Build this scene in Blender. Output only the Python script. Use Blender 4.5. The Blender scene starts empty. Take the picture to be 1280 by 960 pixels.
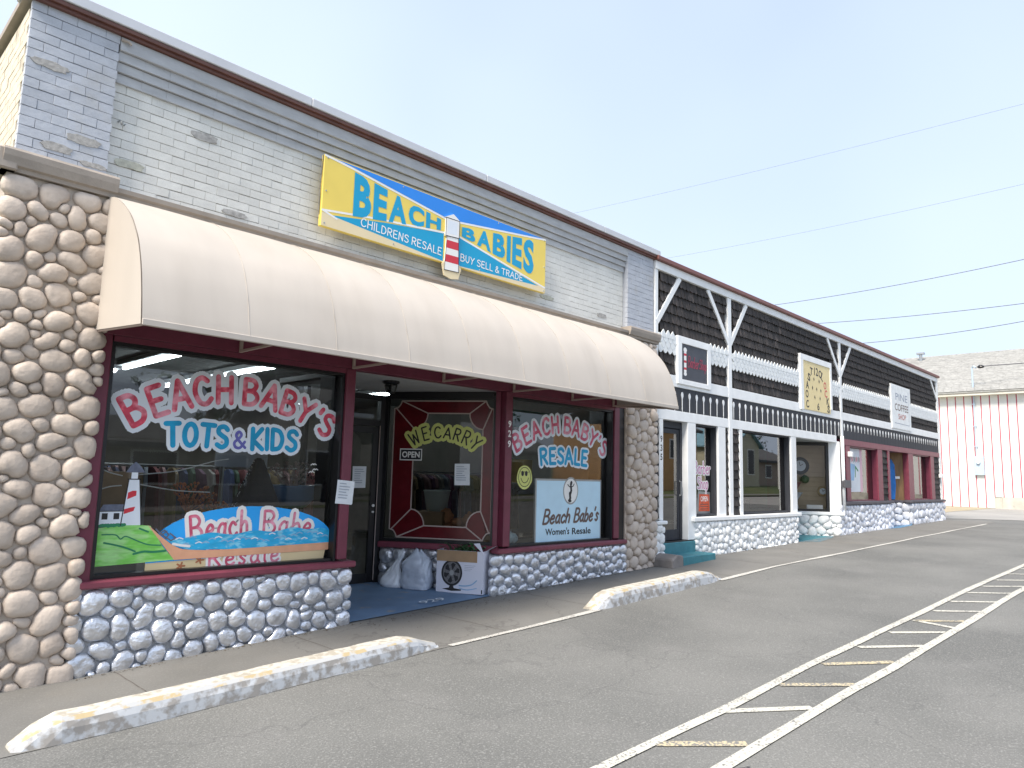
import bpy, bmesh, math, random
import numpy as np
from mathutils import Vector, Matrix
R = math.radians
random.seed(11)
rnd = random.Random(5)
sc = bpy.context.scene
col = sc.collection
# ------------------------------------------------------------------ camera
F, D, CZ = 893.9256, 6.3, 1.61
yaw, pitch, roll = .798588797, .126711287, .0263801029
f = Vector((math.sin(yaw)*math.cos(pitch), math.cos(yaw)*math.cos(pitch), math.sin(pitch)))
r0 = Vector((math.cos(yaw), -math.sin(yaw), 0)); u0 = r0.cross(f)
r2 = r0*math.cos(roll)+u0*math.sin(roll); u2 = -r0*math.sin(roll)+u0*math.cos(roll)
cam = bpy.data.objects.new('camera', bpy.data.cameras.new('camera')); col.objects.link(cam)
mw = Matrix(((r2.x, u2.x, -f.x, 0), (r2.y, u2.y, -f.y, -D), (r2.z, u2.z, -f.z, CZ), (0, 0, 0, 1)))
cam.matrix_world = mw
cam.data.sensor_width = 36; cam.data.lens = F/1280*36
cam.data.clip_start = .05; cam.data.clip_end = 3000
sc.camera = cam
# ------------------------------------------------------------------ light
SUN_DIR = Vector((-.88, -.15, 1.08)).normalized()      # towards the sun
elev = math.asin(SUN_DIR.z); azim = math.atan2(SUN_DIR.x, SUN_DIR.y)
w = bpy.data.worlds.new("World"); sc.world = w; w.use_nodes = True
nt = w.node_tree; nt.nodes.clear()
sky = nt.nodes.new('ShaderNodeTexSky'); sky.sky_type = 'NISHITA'; sky.sun_disc = False
sky.sun_elevation = elev; sky.sun_rotation = azim
sky.air_density = 1.0; sky.dust_density = 3.0; sky.ozone_density = 1.0
veil = nt.nodes.new('ShaderNodeMix'); veil.data_type = 'RGBA'       # thin high cloud over the whole sky
tc = nt.nodes.new('ShaderNodeTexCoord'); cn = nt.nodes.new('ShaderNodeTexNoise')
cn.inputs['Scale'].default_value = 1.3; cn.inputs['Detail'].default_value = 3
cr = nt.nodes.new('ShaderNodeMapRange'); cr.inputs[1].default_value = .3; cr.inputs[2].default_value = .7
cr.inputs[3].default_value = .60; cr.inputs[4].default_value = .90
veil.inputs[7].default_value = (4.25, 4.95, 6.2, 1)
bg = nt.nodes.new('ShaderNodeBackground'); bg.inputs[1].default_value = .082
wo = nt.nodes.new('ShaderNodeOutputWorld')
nt.links.new(tc.outputs['Generated'], cn.inputs['Vector']); nt.links.new(cn.outputs['Fac'], cr.inputs[0])
nt.links.new(cr.outputs[0], veil.inputs[0]); nt.links.new(sky.outputs[0], veil.inputs[6])
nt.links.new(veil.outputs[2], bg.inputs[0]); nt.links.new(bg.outputs[0], wo.inputs[0])
sl = bpy.data.lights.new('sun', 'SUN'); sl.energy = 2.5; sl.angle = R(22); sl.color = (1, .91, .80)
so = bpy.data.objects.new('sun', sl); col.objects.link(so)
so.rotation_euler = (-SUN_DIR).to_track_quat('-Z', 'Y').to_euler()
sc.view_settings.view_transform = 'Standard'; sc.view_settings.look = 'None'
sc.view_settings.gamma = 1; sc.view_settings.exposure = 1.4
sc.cycles.max_bounces = 8; sc.cycles.transparent_max_bounces = 12
sc.cycles.use_denoising = True

# ------------------------------------------------------------------ materials
MATS = {}
def mat(name, c, rough=.6, metal=0, var=.08, vs=3., bump=.0, bs=60., rndv=0., c2=None, c2s=2., c2t=(.5, .6), emit=0, spec=.5,
        stretch=(1, 1, 1), fine=0., fs=300., bd=.004):
    if name in MATS: return MATS[name]
    m = bpy.data.materials.new(name); m.use_nodes = True; n = m.node_tree; L = n.links.new
    b = n.nodes['Principled BSDF']; b.inputs['Roughness'].default_value = rough; b.inputs['Metallic'].default_value = metal
    b.inputs['Specular IOR Level'].default_value = spec
    g = n.nodes.new('ShaderNodeNewGeometry'); mp = n.nodes.new('ShaderNodeMapping'); mp.inputs['Scale'].default_value = stretch
    L(g.outputs['Position'], mp.inputs[0])
    def noise(s, d=4):
        t = n.nodes.new('ShaderNodeTexNoise'); t.inputs['Scale'].default_value = s; t.inputs['Detail'].default_value = d
        L(mp.outputs[0], t.inputs['Vector']); return t.outputs['Fac']
    def rng(o, a, b_, c_, d_):
        t = n.nodes.new('ShaderNodeMapRange')
        for i, v in enumerate((a, b_, c_, d_)): t.inputs[i+1].default_value = v
        L(o, t.inputs[0]); return t.outputs[0]
    def mixc(fac, A, B):
        t = n.nodes.new('ShaderNodeMix'); t.data_type = 'RGBA'
        if isinstance(fac, float): t.inputs[0].default_value = fac
        else: L(fac, t.inputs[0])
        for i, v in ((6, A), (7, B)):
            if isinstance(v, tuple): t.inputs[i].default_value = (*v[:3], 1)
            else: L(v, t.inputs[i])
        return t.outputs[2]
    out = tuple(c)
    if c2: out = mixc(rng(noise(c2s, 5), c2t[0], c2t[1], 0, 1), out, tuple(c2))
    val = None
    if var: val = rng(noise(vs, 5), .3, .7, 1-var, 1+var)
    if fine:
        v2 = rng(noise(fs, 2), .3, .7, 1-fine, 1+fine)
        if val is not None:
            q = n.nodes.new('ShaderNodeMath'); q.operation = 'MULTIPLY'; L(val, q.inputs[0]); L(v2, q.inputs[1]); val = q.outputs[0]
        else: val = v2
    if rndv:
        oi = n.nodes.new('ShaderNodeObjectInfo'); v2 = rng(oi.outputs['Random'], 0, 1, 1-rndv, 1+rndv)
        if val is not None:
            q = n.nodes.new('ShaderNodeMath'); q.operation = 'MULTIPLY'; L(val, q.inputs[0]); L(v2, q.inputs[1]); val = q.outputs[0]
        else: val = v2
    if val is not None:
        h = n.nodes.new('ShaderNodeVectorMath'); h.operation = 'SCALE'
        if isinstance(out, tuple): h.inputs[0].default_value = out
        else: L(out, h.inputs[0])
        L(val, h.inputs['Scale']); out = h.outputs[0]
    if isinstance(out, tuple): b.inputs['Base Color'].default_value = (*out, 1)
    else: L(out, b.inputs['Base Color'])
    if emit:
        b.inputs['Emission Strength'].default_value = emit; b.inputs['Emission Color'].default_value = (*c, 1)
    if bump:
        bp = n.nodes.new('ShaderNodeBump'); bp.inputs['Strength'].default_value = bump; bp.inputs['Distance'].default_value = bd
        L(noise(bs, 6), bp.inputs['Height']); L(bp.outputs[0], b.inputs['Normal'])
    MATS[name] = m; return m

def glass_mat(name, tint=(.93, .95, .96), ior=1.85, dirt=.03):
    m = bpy.data.materials.new(name); m.use_nodes = True; n = m.node_tree; n.nodes.clear(); L = n.links.new
    o = n.nodes.new('ShaderNodeOutputMaterial'); mx = n.nodes.new('ShaderNodeMixShader'); fr = n.nodes.new('ShaderNodeFresnel')
    fr.inputs[0].default_value = ior
    t = n.nodes.new('ShaderNodeBsdfTransparent'); t.inputs[0].default_value = (*tint, 1)
    gl = n.nodes.new('ShaderNodeBsdfGlossy'); gl.inputs['Roughness'].default_value = .015
    L(fr.outputs[0], mx.inputs[0]); L(t.outputs[0], mx.inputs[1]); L(gl.outputs[0], mx.inputs[2]); L(mx.outputs[0], o.inputs[0])
    return m
GLASS = glass_mat('window_glass')
GLASS2 = glass_mat('window_glass_strong', (.5, .55, .55), 3.2)
CLEARGLASS = glass_mat('clear_display_glass', (.92, .93, .93), 1.42)
DARKGLASS = glass_mat('door_glass', (.5, .52, .52), 1.5)

tan = mat('tan_stone_paint', (.54, .465, .395), .55, var=.13, vs=9, bump=.7, bs=22, bd=.010, c2=(.47, .395, .33), c2s=4, c2t=(.5, .7), rndv=.07, fine=.05)
tan_mortar = mat('tan_mortar', (.50, .435, .37), .8, var=.12, vs=14, bump=.5, bs=60)
silver = mat('silver_stone_paint', (.70, .72, .76), .34, metal=.75, var=.22, vs=12, bump=1.0, bs=20, bd=.016, rndv=.08)
silver_mortar = mat('silver_mortar', (.36, .375, .40), .5, metal=.4, var=.2, vs=25, bump=.7, bs=50)
whitestone = mat('white_stone_paint', (.80, .82, .82), .5, var=.12, vs=12, bump=.8, bs=22, bd=.010, rndv=.07)
white_mortar = mat('white_mortar', (.60, .62, .64), .7, var=.15, vs=20, bump=.5, bs=50)
bluestone = mat('blue_white_stone_paint', (.70, .73, .79), .4, metal=.2, var=.2, vs=9, bump=.5, bs=24, rndv=.14)
maroon = mat('maroon_paint', (.155, .030, .055), .42, var=.12, vs=8, bump=.15, bs=90)
maroon2 = mat('faded_maroon_paint', (.20, .045, .07), .45, var=.12, vs=8)
brick_grey = mat('pale_grey_brick_paint', (.70, .70, .66), .75, var=.07, vs=5, bump=.8, bs=30, rndv=.05, fine=.05, fs=120)
brick_blue = mat('blue_grey_brick_paint', (.48, .51, .56), .75, var=.08, vs=6, bump=.8, bs=30, rndv=.05, c2=(.40, .41, .42), c2s=3, c2t=(.55, .7), fine=.05, fs=120)
brick_cream = mat('cream_brick_paint', (.62, .56, .45), .8, var=.1, vs=6, bump=.6, bs=55, c2=(.4, .36, .28), c2s=2.5, c2t=(.6, .7))
joint_grey = mat('grey_brick_joint', (.62, .63, .60), .9, var=.1)
joint_blue = mat('blue_brick_joint', (.42, .445, .49), .9, var=.1)
corbel_m = mat('corbel_paint', (.46, .475, .49), .75, var=.12, vs=8, bump=.6, bs=50, stretch=(.5, 1, 2))
chip_m = mat('bare_brick_patch', (.40, .39, .37), .9, var=.25, vs=30, bump=.8, bs=80)
chip2_m = mat('bare_cream_patch', (.50, .50, .42), .9, var=.2, vs=25, bump=.8, bs=80)
ledge_m = mat('stone_ledge_paint', (.36, .315, .27), .7, var=.1, vs=7, bump=.4, bs=60)
flash_m = mat('brown_metal_flashing', (.14, .06, .045), .5, var=.15, vs=5)
cap_m = mat('pale_metal_coping', (.60, .61, .63), .45, metal=.2, var=.06)
awn = mat('cream_awning_vinyl', (.50, .455, .40), .5, var=.035, vs=2.2, bump=.12, bs=160, c2=(.455, .41, .355), c2s=1.4, c2t=(.48, .8), stretch=(2.2, 1, .35))
awn_in = mat('awning_frame_metal', (.42, .33, .28), .5, var=.05)
black = mat('black_frame_paint', (.012, .012, .014), .35, var=.1)
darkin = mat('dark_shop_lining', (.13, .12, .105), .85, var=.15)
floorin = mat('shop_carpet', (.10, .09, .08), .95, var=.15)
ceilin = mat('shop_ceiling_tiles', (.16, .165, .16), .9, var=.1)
soffit_m = mat('grey_soffit_paint', (.36, .37, .37), .8, var=.06)
tube_m = mat('fluorescent_tube', (.85, .96, 1.), .5, var=0, emit=7)
shingle_m = mat('black_weathered_shingle', (.030, .026, .025), .8, var=.35, vs=18, bump=1., bs=90, rndv=.5, stretch=(4, 4, .6), c2=(.10, .08, .07), c2s=5, c2t=(.52, .72))
shingle_back = mat('shingle_backing', (.012, .012, .013), .9, var=0)
wtrim = mat('white_trim_paint', (.84, .86, .86), .5, var=.05, vs=5, bump=.15, bs=60)
wscal = mat('white_scallop_paint', (.80, .83, .83), .6, var=.08, vs=12, bump=.3, bs=60)
cutboard = mat('slate_board_paint', (.032, .036, .045), .7, var=.25, vs=10, stretch=(3, 3, .4), bump=.4, bs=60)
teal = mat('teal_step_paint', (.045, .21, .25), .6, var=.12, vs=8, bump=.3)
bluefloor = mat('blue_floor_paint', (.13, .21, .33), .6, var=.12, vs=4, bump=.25, c2=(.24, .24, .23), c2s=5, c2t=(.6, .72), fine=.05)
patch_teal = mat('worn_teal_floor_paint', (.10, .19, .23), .75, var=.2, vs=8, c2=(.20, .19, .17), c2s=6, c2t=(.48, .6))
greysill = mat('dark_grey_sill_paint', (.095, .09, .105), .6, var=.1)
yel = mat('sign_yellow_paint', (.86, .66, .13), .45, var=.04)
signblue = mat('sign_blue_paint', (.02, .25, .80), .45, var=.06, vs=2)
signcyan = mat('sign_cyan_paint', (.0, .34, .60), .45, var=.05)
signwhite = mat('sign_white_paint', (.85, .85, .83), .45, var=.03)
cream = mat('sign_cream_paint', (.78, .66, .42), .45, var=.03)
red = mat('sign_red_paint', (.62, .03, .05), .45, var=.04)
blk = mat('sign_black_paint', (.015, .015, .018), .5, var=0)
letred = mat('window_letter_red', (.66, .06, .11), .5, var=.25, vs=14, c2=(.80, .30, .38), c2s=7, c2t=(.45, .6))
letpink = mat('window_letter_rose', (.60, .09, .17), .5, var=.2, vs=14, c2=(.76, .32, .42), c2s=7, c2t=(.45, .6))
halo = mat('window_letter_halo', (.74, .80, .87), .5, var=.05)
letcyan = mat('window_letter_cyan', (.0, .33, .60), .5, var=.15, vs=10)
letviolet = mat('window_letter_violet', (.13, .13, .45), .5, var=.1)
grassp = mat('painted_grass_green', (.20, .62, .10), .5, var=.15, vs=9, c2=(.36, .72, .26), c2s=5, c2t=(.45, .6), stretch=(1, 1, 4))
dkgreen = mat('painted_dark_green', (.02, .22, .10), .5, var=.1)
sandp = mat('painted_sand', (.75, .40, .24), .5, var=.08, vs=9)
seap = mat('painted_sea', (.02, .42, .75), .5, var=.15, vs=8, c2=(.22, .62, .82), c2s=12, c2t=(.52, .62), stretch=(1, 1, 3))
ovalb = mat('oval_sign_blue', (.02, .40, .95), .45, var=.05)
ovaltan = mat('oval_sign_tan', (.75, .60, .35), .45, var=.05)
slate = mat('painted_slate_roof', (.12, .14, .20), .6, var=.2, vs=30)
papr = mat('white_paper', (.72, .76, .80), .7, var=.04, vs=20)
ink = mat('faint_print', (.30, .34, .42), .7, var=0)
paleblue = mat('pale_blue_board', (.55, .78, .92), .5, var=.05, vs=4)
brownink = mat('brown_script_paint', (.13, .085, .075), .5, var=0)
smile = mat('smiley_yellow', (.62, .66, .20), .5, var=.06)
cardboard = mat('brown_cardboard', (.36, .24, .14), .85, var=.08, vs=10)
boxwhite = mat('white_printed_card', (.66, .68, .78), .6, var=.03)
bagw = mat('white_plastic_bag', (.74, .78, .84), .22, var=.06, vs=12, bump=.5, bs=40)
bagg = mat('grey_plastic_bag', (.50, .56, .66), .28, var=.1, vs=12, bump=.5, bs=40)
leafg = mat('dark_green_leaf', (.05, .12, .05), .5, var=.4, vs=25)
steel = mat('grey_metal', (.35, .37, .38), .4, metal=.6, var=.05)
redglass = mat('deep_red_window_film', (.10, .006, .010), .22, var=.2, vs=6)
tanline = mat('leading_tan_line', (.42, .34, .31), .5, var=0)
conc = mat('kerb_concrete', (.42, .41, .39), .9, var=.12, vs=12, bump=.6, bs=70)
blockm = mat('grey_concrete_block', (.22, .205, .195), .9, var=.15, vs=8, bump=.8, bs=60)
orange_leaf = mat('copper_decoration', (.45, .16, .07), .5, var=.2)
plush = mat('orange_plush', (.55, .26, .12), .9, var=.15, vs=30, bump=.6, bs=120)
clockc = mat('clock_sign_cream', (.80, .66, .34), .5, var=.04)
posterb = mat('poster_blue', (.25, .45, .68), .5, var=.15, vs=5)
posterw = mat('poster_white', (.62, .68, .74), .5, var=.06, vs=4)
posterp = mat('poster_pink', (.66, .42, .50), .5, var=.06)
surfblue = mat('bright_blue_board', (.02, .20, .62), .5, var=.25, vs=6)
ply = mat('brown_door_panel', (.22, .13, .06), .6, var=.25, vs=6, stretch=(3, 3, .6))
panelw = mat('white_siding_panel', (.70, .71, .68), .55, var=.05, vs=1.2, rndv=.02, stretch=(1, 1, .3))
panelr = mat('red_siding_strip', (.42, .05, .09), .55, var=.08)
foundm = mat('pale_block_foundation', (.48, .46, .40), .9, var=.15, vs=2.5, c2=(.28, .27, .24), c2s=1.8, c2t=(.55, .65))
meterm = mat('pale_blue_meter_box', (.42, .52, .62), .5, var=.04)
rooftile = mat('pale_grey_roof_shingle', (.30, .30, .285), .9, var=.2, vs=6, fine=.2, fs=22, stretch=(1, .35, 1))
cable_m = mat('black_cable', (.11, .11, .12), .6, var=0)
cable_p = mat('pale_cable', (.20, .23, .26), .6, var=0)

# ground materials --------------------------------------------------
def ground_mat(name, base, speck, patch, sp=.5, pscale=.55, rough=.9, bump=.5, crack=0., dark=(.07, .07, .07), tintc=None):
    m = bpy.data.materials.new(name); m.use_nodes = True; n = m.node_tree; L = n.links.new
    b = n.nodes['Principled BSDF']; b.inputs['Roughness'].default_value = rough
    g = n.nodes.new('ShaderNodeNewGeometry')
    def noise(s, d, vec=None):
        t = n.nodes.new('ShaderNodeTexNoise'); t.inputs['Scale'].default_value = s; t.inputs['Detail'].default_value = d
        L(vec or g.outputs['Position'], t.inputs['Vector']); return t.outputs['Fac']
    def ramp(o, a, b_):
        t = n.nodes.new('ShaderNodeMapRange'); t.inputs[1].default_value = a; t.inputs[2].default_value = b_; L(o, t.inputs[0]); return t.outputs[0]
    def mix(fac, A, B):
        t = n.nodes.new('ShaderNodeMix'); t.data_type = 'RGBA'; L(fac, t.inputs[0])
        for i, v in ((6, A), (7, B)):
            if isinstance(v, tuple): t.inputs[i].default_value = (*v, 1)
            else: L(v, t.inputs[i])
        return t.outputs[2]
    def scalev(o, k):
        h = n.nodes.new('ShaderNodeMath'); h.operation = 'MULTIPLY'; L(o, h.inputs[0]); h.inputs[1].default_value = k; return h.outputs[0]
    c = mix(ramp(noise(pscale, 4), .35, .65), base, patch)
    if tintc: c = mix(ramp(noise(1.7, 6), .55, .75), c, tintc)
    c = mix(scalev(ramp(noise(75, 3), .52, .68), sp), c, speck)
    c = mix(scalev(ramp(noise(110, 2), .56, .66), sp*.9), c, dark)
    if crack:
        v = n.nodes.new('ShaderNodeTexVoronoi'); v.feature = 'DISTANCE_TO_EDGE'; v.inputs['Scale'].default_value = .45
        wv = n.nodes.new('ShaderNodeVectorMath'); wv.operation = 'MULTIPLY_ADD'
        nz = n.nodes.new('ShaderNodeTexNoise'); nz.inputs['Scale'].default_value = 2.5; nz.inputs['Detail'].default_value = 5
        L(g.outputs['Position'], nz.inputs['Vector']); L(nz.outputs['Color'], wv.inputs[0]); wv.inputs[1].default_value = (.7, .7, .7)
        L(g.outputs['Position'], wv.inputs[2]); L(wv.outputs[0], v.inputs['Vector'])
        cf = ramp(v.outputs['Distance'], .006, .0)
        c = mix(scalev(cf, crack), c, dark)
    L(c, b.inputs['Base Color'])
    bp = n.nodes.new('ShaderNodeBump'); bp.inputs['Strength'].default_value = bump; bp.inputs['Distance'].default_value = .006
    L(noise(95, 3), bp.inputs['Height']); L(bp.outputs[0], b.inputs['Normal'])
    return m
asphalt = ground_mat('grey_asphalt', (.112, .114, .108), (.29, .29, .275), (.165, .166, .156), sp=.55, crack=.35, tintc=(.16, .16, .152))
lotm = ground_mat('pale_old_asphalt', (.27, .265, .25), (.36, .35, .33), (.32, .31, .29), sp=.4, dark=(.16, .16, .15))
walkm = ground_mat('sidewalk_concrete', (.175, .172, .16), (.25, .247, .232), (.14, .138, .128), sp=.3, pscale=1.1, bump=.3, crack=.7, dark=(.10, .095, .09), tintc=(.165, .158, .142))
dirtm = ground_mat('tan_dirt', (.36, .30, .21), (.42, .37, .27), (.30, .27, .18), sp=.4, dark=(.16, .14, .09))
grassm = ground_mat('rough_grass', (.07, .10, .035), (.14, .15, .06), (.10, .11, .045), sp=.5, dark=(.03, .045, .02))
def paint_mat(name, paint, under, lo=.42, hi=.52, s1=70, s2=4):
    m = bpy.data.materials.new(name); m.use_nodes = True; n = m.node_tree; L = n.links.new
    b = n.nodes['Principled BSDF']; b.inputs['Roughness'].default_value = .8
    g = n.nodes.new('ShaderNodeNewGeometry')
    t = n.nodes.new('ShaderNodeTexNoise'); t.inputs['Scale'].default_value = s1; t.inputs['Detail'].default_value = 6; L(g.outputs['Position'], t.inputs['Vector'])
    t2 = n.nodes.new('ShaderNodeTexNoise'); t2.inputs['Scale'].default_value = s2; t2.inputs['Detail'].default_value = 4; L(g.outputs['Position'], t2.inputs['Vector'])
    a = n.nodes.new('ShaderNodeMath'); a.operation = 'MULTIPLY_ADD'; L(t2.outputs['Fac'], a.inputs[0]); a.inputs[1].default_value = .35; L(t.outputs['Fac'], a.inputs[2])
    r = n.nodes.new('ShaderNodeMapRange'); r.inputs[1].default_value = lo+.175; r.inputs[2].default_value = hi+.175; L(a.outputs[0], r.inputs[0])
    x = n.nodes.new('ShaderNodeMix'); x.data_type = 'RGBA'; L(r.outputs[0], x.inputs[0]); x.inputs[6].default_value = (*under, 1); x.inputs[7].default_value = (*paint, 1)
    L(x.outputs[2], b.inputs['Base Color'])
    bp = n.nodes.new('ShaderNodeBump'); bp.inputs['Strength'].default_value = .4; bp.inputs['Distance'].default_value = .004
    L(t.outputs['Fac'], bp.inputs['Height']); L(bp.outputs[0], b.inputs['Normal'])
    return m
roadwhite = paint_mat('worn_white_road_paint', (.50, .49, .43), (.17, .168, .16), .36, .48, 55, 5)
roadyel = paint_mat('worn_yellow_road_paint', (.50, .43, .28), (.17, .168, .16), .42, .56, 55, 5)
edgewhite = paint_mat('worn_edge_paint', (.52, .51, .47), (.22, .215, .2), .38, .5)
kerbwhite = paint_mat('worn_white_kerb_paint', (.45, .475, .50), (.27, .26, .245), .42, .57, 16, 3)
kerbcream = paint_mat('worn_cream_kerb_paint', (.52, .50, .44), (.37, .34, .28), .41, .54, 18, 3)
kerbyel = paint_mat('worn_ochre_kerb_paint', (.42, .34, .20), (.42, .43, .43), .52, .60, 10, 2)

# ------------------------------------------------------------------ helpers
class MB:
    def __init__(s): s.v = []; s.f = []; s.m = []; s.mats = []
    def mi(s, m):
        if m is None: return 0
        if m not in s.mats: s.mats.append(m)
        return s.mats.index(m)
    def add(s, vs, fs, m=None):
        b = len(s.v); k = s.mi(m); s.v += [tuple(p) for p in vs]
        for q in fs: s.f.append(tuple(b+i for i in q)); s.m.append(k)
    def box(s, x0, x1, y0, y1, z0, z1, m=None):
        if x0 > x1: x0, x1 = x1, x0
        if y0 > y1: y0, y1 = y1, y0
        if z0 > z1: z0, z1 = z1, z0
        s.add([(x0, y0, z0), (x1, y0, z0), (x1, y1, z0), (x0, y1, z0), (x0, y0, z1), (x1, y0, z1), (x1, y1, z1), (x0, y1, z1)],
              [(0, 3, 2, 1), (4, 5, 6, 7), (0, 1, 5, 4), (1, 2, 6, 5), (2, 3, 7, 6), (3, 0, 4, 7)], m)
    def prism(s, poly, fr, n0, n1, m=None):
        """poly (u,v) counter-clockwise seen from the front of frame fr; n0 back, n1 front offsets along the frame's normal"""
        k = len(poly)
        a = [fr(u, v, n1) for u, v in poly]+[fr(u, v, n0) for u, v in poly]
        fs = [tuple(range(k)), tuple(range(2*k-1, k-1, -1))]+[(i, i+k, (i+1) % k+k, (i+1) % k) for i in range(k)]
        s.add(a, fs, m)
    def poly(s, poly, fr, n=0., m=None): s.add([fr(u, v, n) for u, v in poly], [tuple(range(len(poly)))], m)
    def tube(s, pts, r, k=6, m=None, caps=True):
        pts = [Vector(p) for p in pts]; rs = r if isinstance(r, (list, tuple)) else [r]*len(pts); vs = []
        up = Vector((0, 0, 1))
        for i, p in enumerate(pts):
            d = (pts[min(i+1, len(pts)-1)]-pts[max(i-1, 0)]).normalized()
            a = d.cross(up if abs(d.z) < .95 else Vector((1, 0, 0))).normalized(); b = d.cross(a)
            for j in range(k):
                t = 2*math.pi*j/k; vs.append(p+(a*math.cos(t)+b*math.sin(t))*rs[i])
        fs = [(i*k+j, i*k+(j+1) % k, (i+1)*k+(j+1) % k, (i+1)*k+j) for i in range(len(pts)-1) for j in range(k)]
        if caps: fs += [tuple(range(k-1, -1, -1)), tuple(range((len(pts)-1)*k, len(pts)*k))]
        s.add(vs, fs, m)
    def lathe(s, prof, c, k=16, m=None, axis='z'):
        vs = []
        for r_, h in prof:
            for j in range(k):
                t = 2*math.pi*j/k
                q = (r_*math.cos(t), r_*math.sin(t), h) if axis == 'z' else (r_*math.cos(t), -h, r_*math.sin(t))
                vs.append((c[0]+q[0], c[1]+q[1], c[2]+q[2]))
        s.add(vs, [(i*k+j, i*k+(j+1) % k, (i+1)*k+(j+1) % k, (i+1)*k+j) for i in range(len(prof)-1) for j in range(k)], m)
    def mesh(s, name, m=None, smooth=False, bevel=0):
        me = bpy.data.meshes.new(name); me.from_pydata(s.v, [], s.f)
        ms = s.mats if s.mats else ([m] if m else [])
        for x in ms: me.materials.append(x)
        if s.mats:
            for p, k in zip(me.polygons, s.m): p.material_index = k
        me.update()
        if bevel:
            bm = bmesh.new(); bm.from_mesh(me); bmesh.ops.recalc_face_normals(bm, faces=bm.faces)
            bmesh.ops.bevel(bm, geom=bm.edges[:], offset=bevel, segments=1, affect='EDGES', clamp_overlap=True)
            bm.to_mesh(me); bm.free()
        elif not getattr(s, 'flat', False):
            bm = bmesh.new(); bm.from_mesh(me); bmesh.ops.recalc_face_normals(bm, faces=bm.faces); bm.to_mesh(me); bm.free()
        if smooth: me.polygons.foreach_set('use_smooth', [True]*len(me.polygons))
        return me
def link(name, me, parent=None, loc=None):
    o = bpy.data.objects.new(name, me); col.objects.link(o)
    if parent is not None:
        o.parent = parent
        wl = Vector(loc) if loc is not None else Vector((0, 0, 0))
        o.location = wl-world_loc(parent)
    elif loc is not None: o.location = loc
    return o
WL = {}
def world_loc(o):
    v = Vector((0, 0, 0))
    while o is not None: v += o.location; o = o.parent
    return v
def obj(name, mb, m=None, parent=None, smooth=False, bevel=0): return link(name, mb.mesh(name, m, smooth, bevel), parent)
def tag(o, label=None, cat=None, group=None, kind=None):
    if label: o['label'] = label
    if cat: o['category'] = cat
    if group: o['group'] = group
    if kind: o['kind'] = kind
    return o
def thing(name, label, cat, loc=(0, 0, 0), group=None):
    o = bpy.data.objects.new(name, None); col.objects.link(o); o.location = loc; o.empty_display_size = .2
    return tag(o, label, cat, group)
def box(name, x0, x1, y0, y1, z0, z1, m, parent=None, bevel=.004):
    b = MB(); b.box(x0, x1, y0, y1, z0, z1); return obj(name, b, m, parent, bevel=bevel)
class Frame:
    def __init__(s, o, u, n): s.o = Vector(o); s.u = Vector(u).normalized(); s.n = Vector(n).normalized(); s.v = Vector((0, 0, 1))
    def __call__(s, a, b, c=0.): return s.o+s.u*a+s.v*b+s.n*c
def fac(y): return Frame((0, y, 0), (1, 0, 0), (0, -1, 0))
FF = fac(0.)

GX = [-400, -30, 0, 1.8, 4.2, 6.4, 8.9, 10.9, 15.2, 18.1, 26.5, 42, 500]
GZ = [-.5, -.3, -.03, 0, .10, .17, .25, .32, .38, .43, .54, .62, .8]
def g(x):
    for i in range(len(GX)-1):
        if x <= GX[i+1]:
            t = (x-GX[i])/(GX[i+1]-GX[i]); return GZ[i]+(GZ[i+1]-GZ[i])*max(0, min(1, t))
    return GZ[-1]

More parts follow.
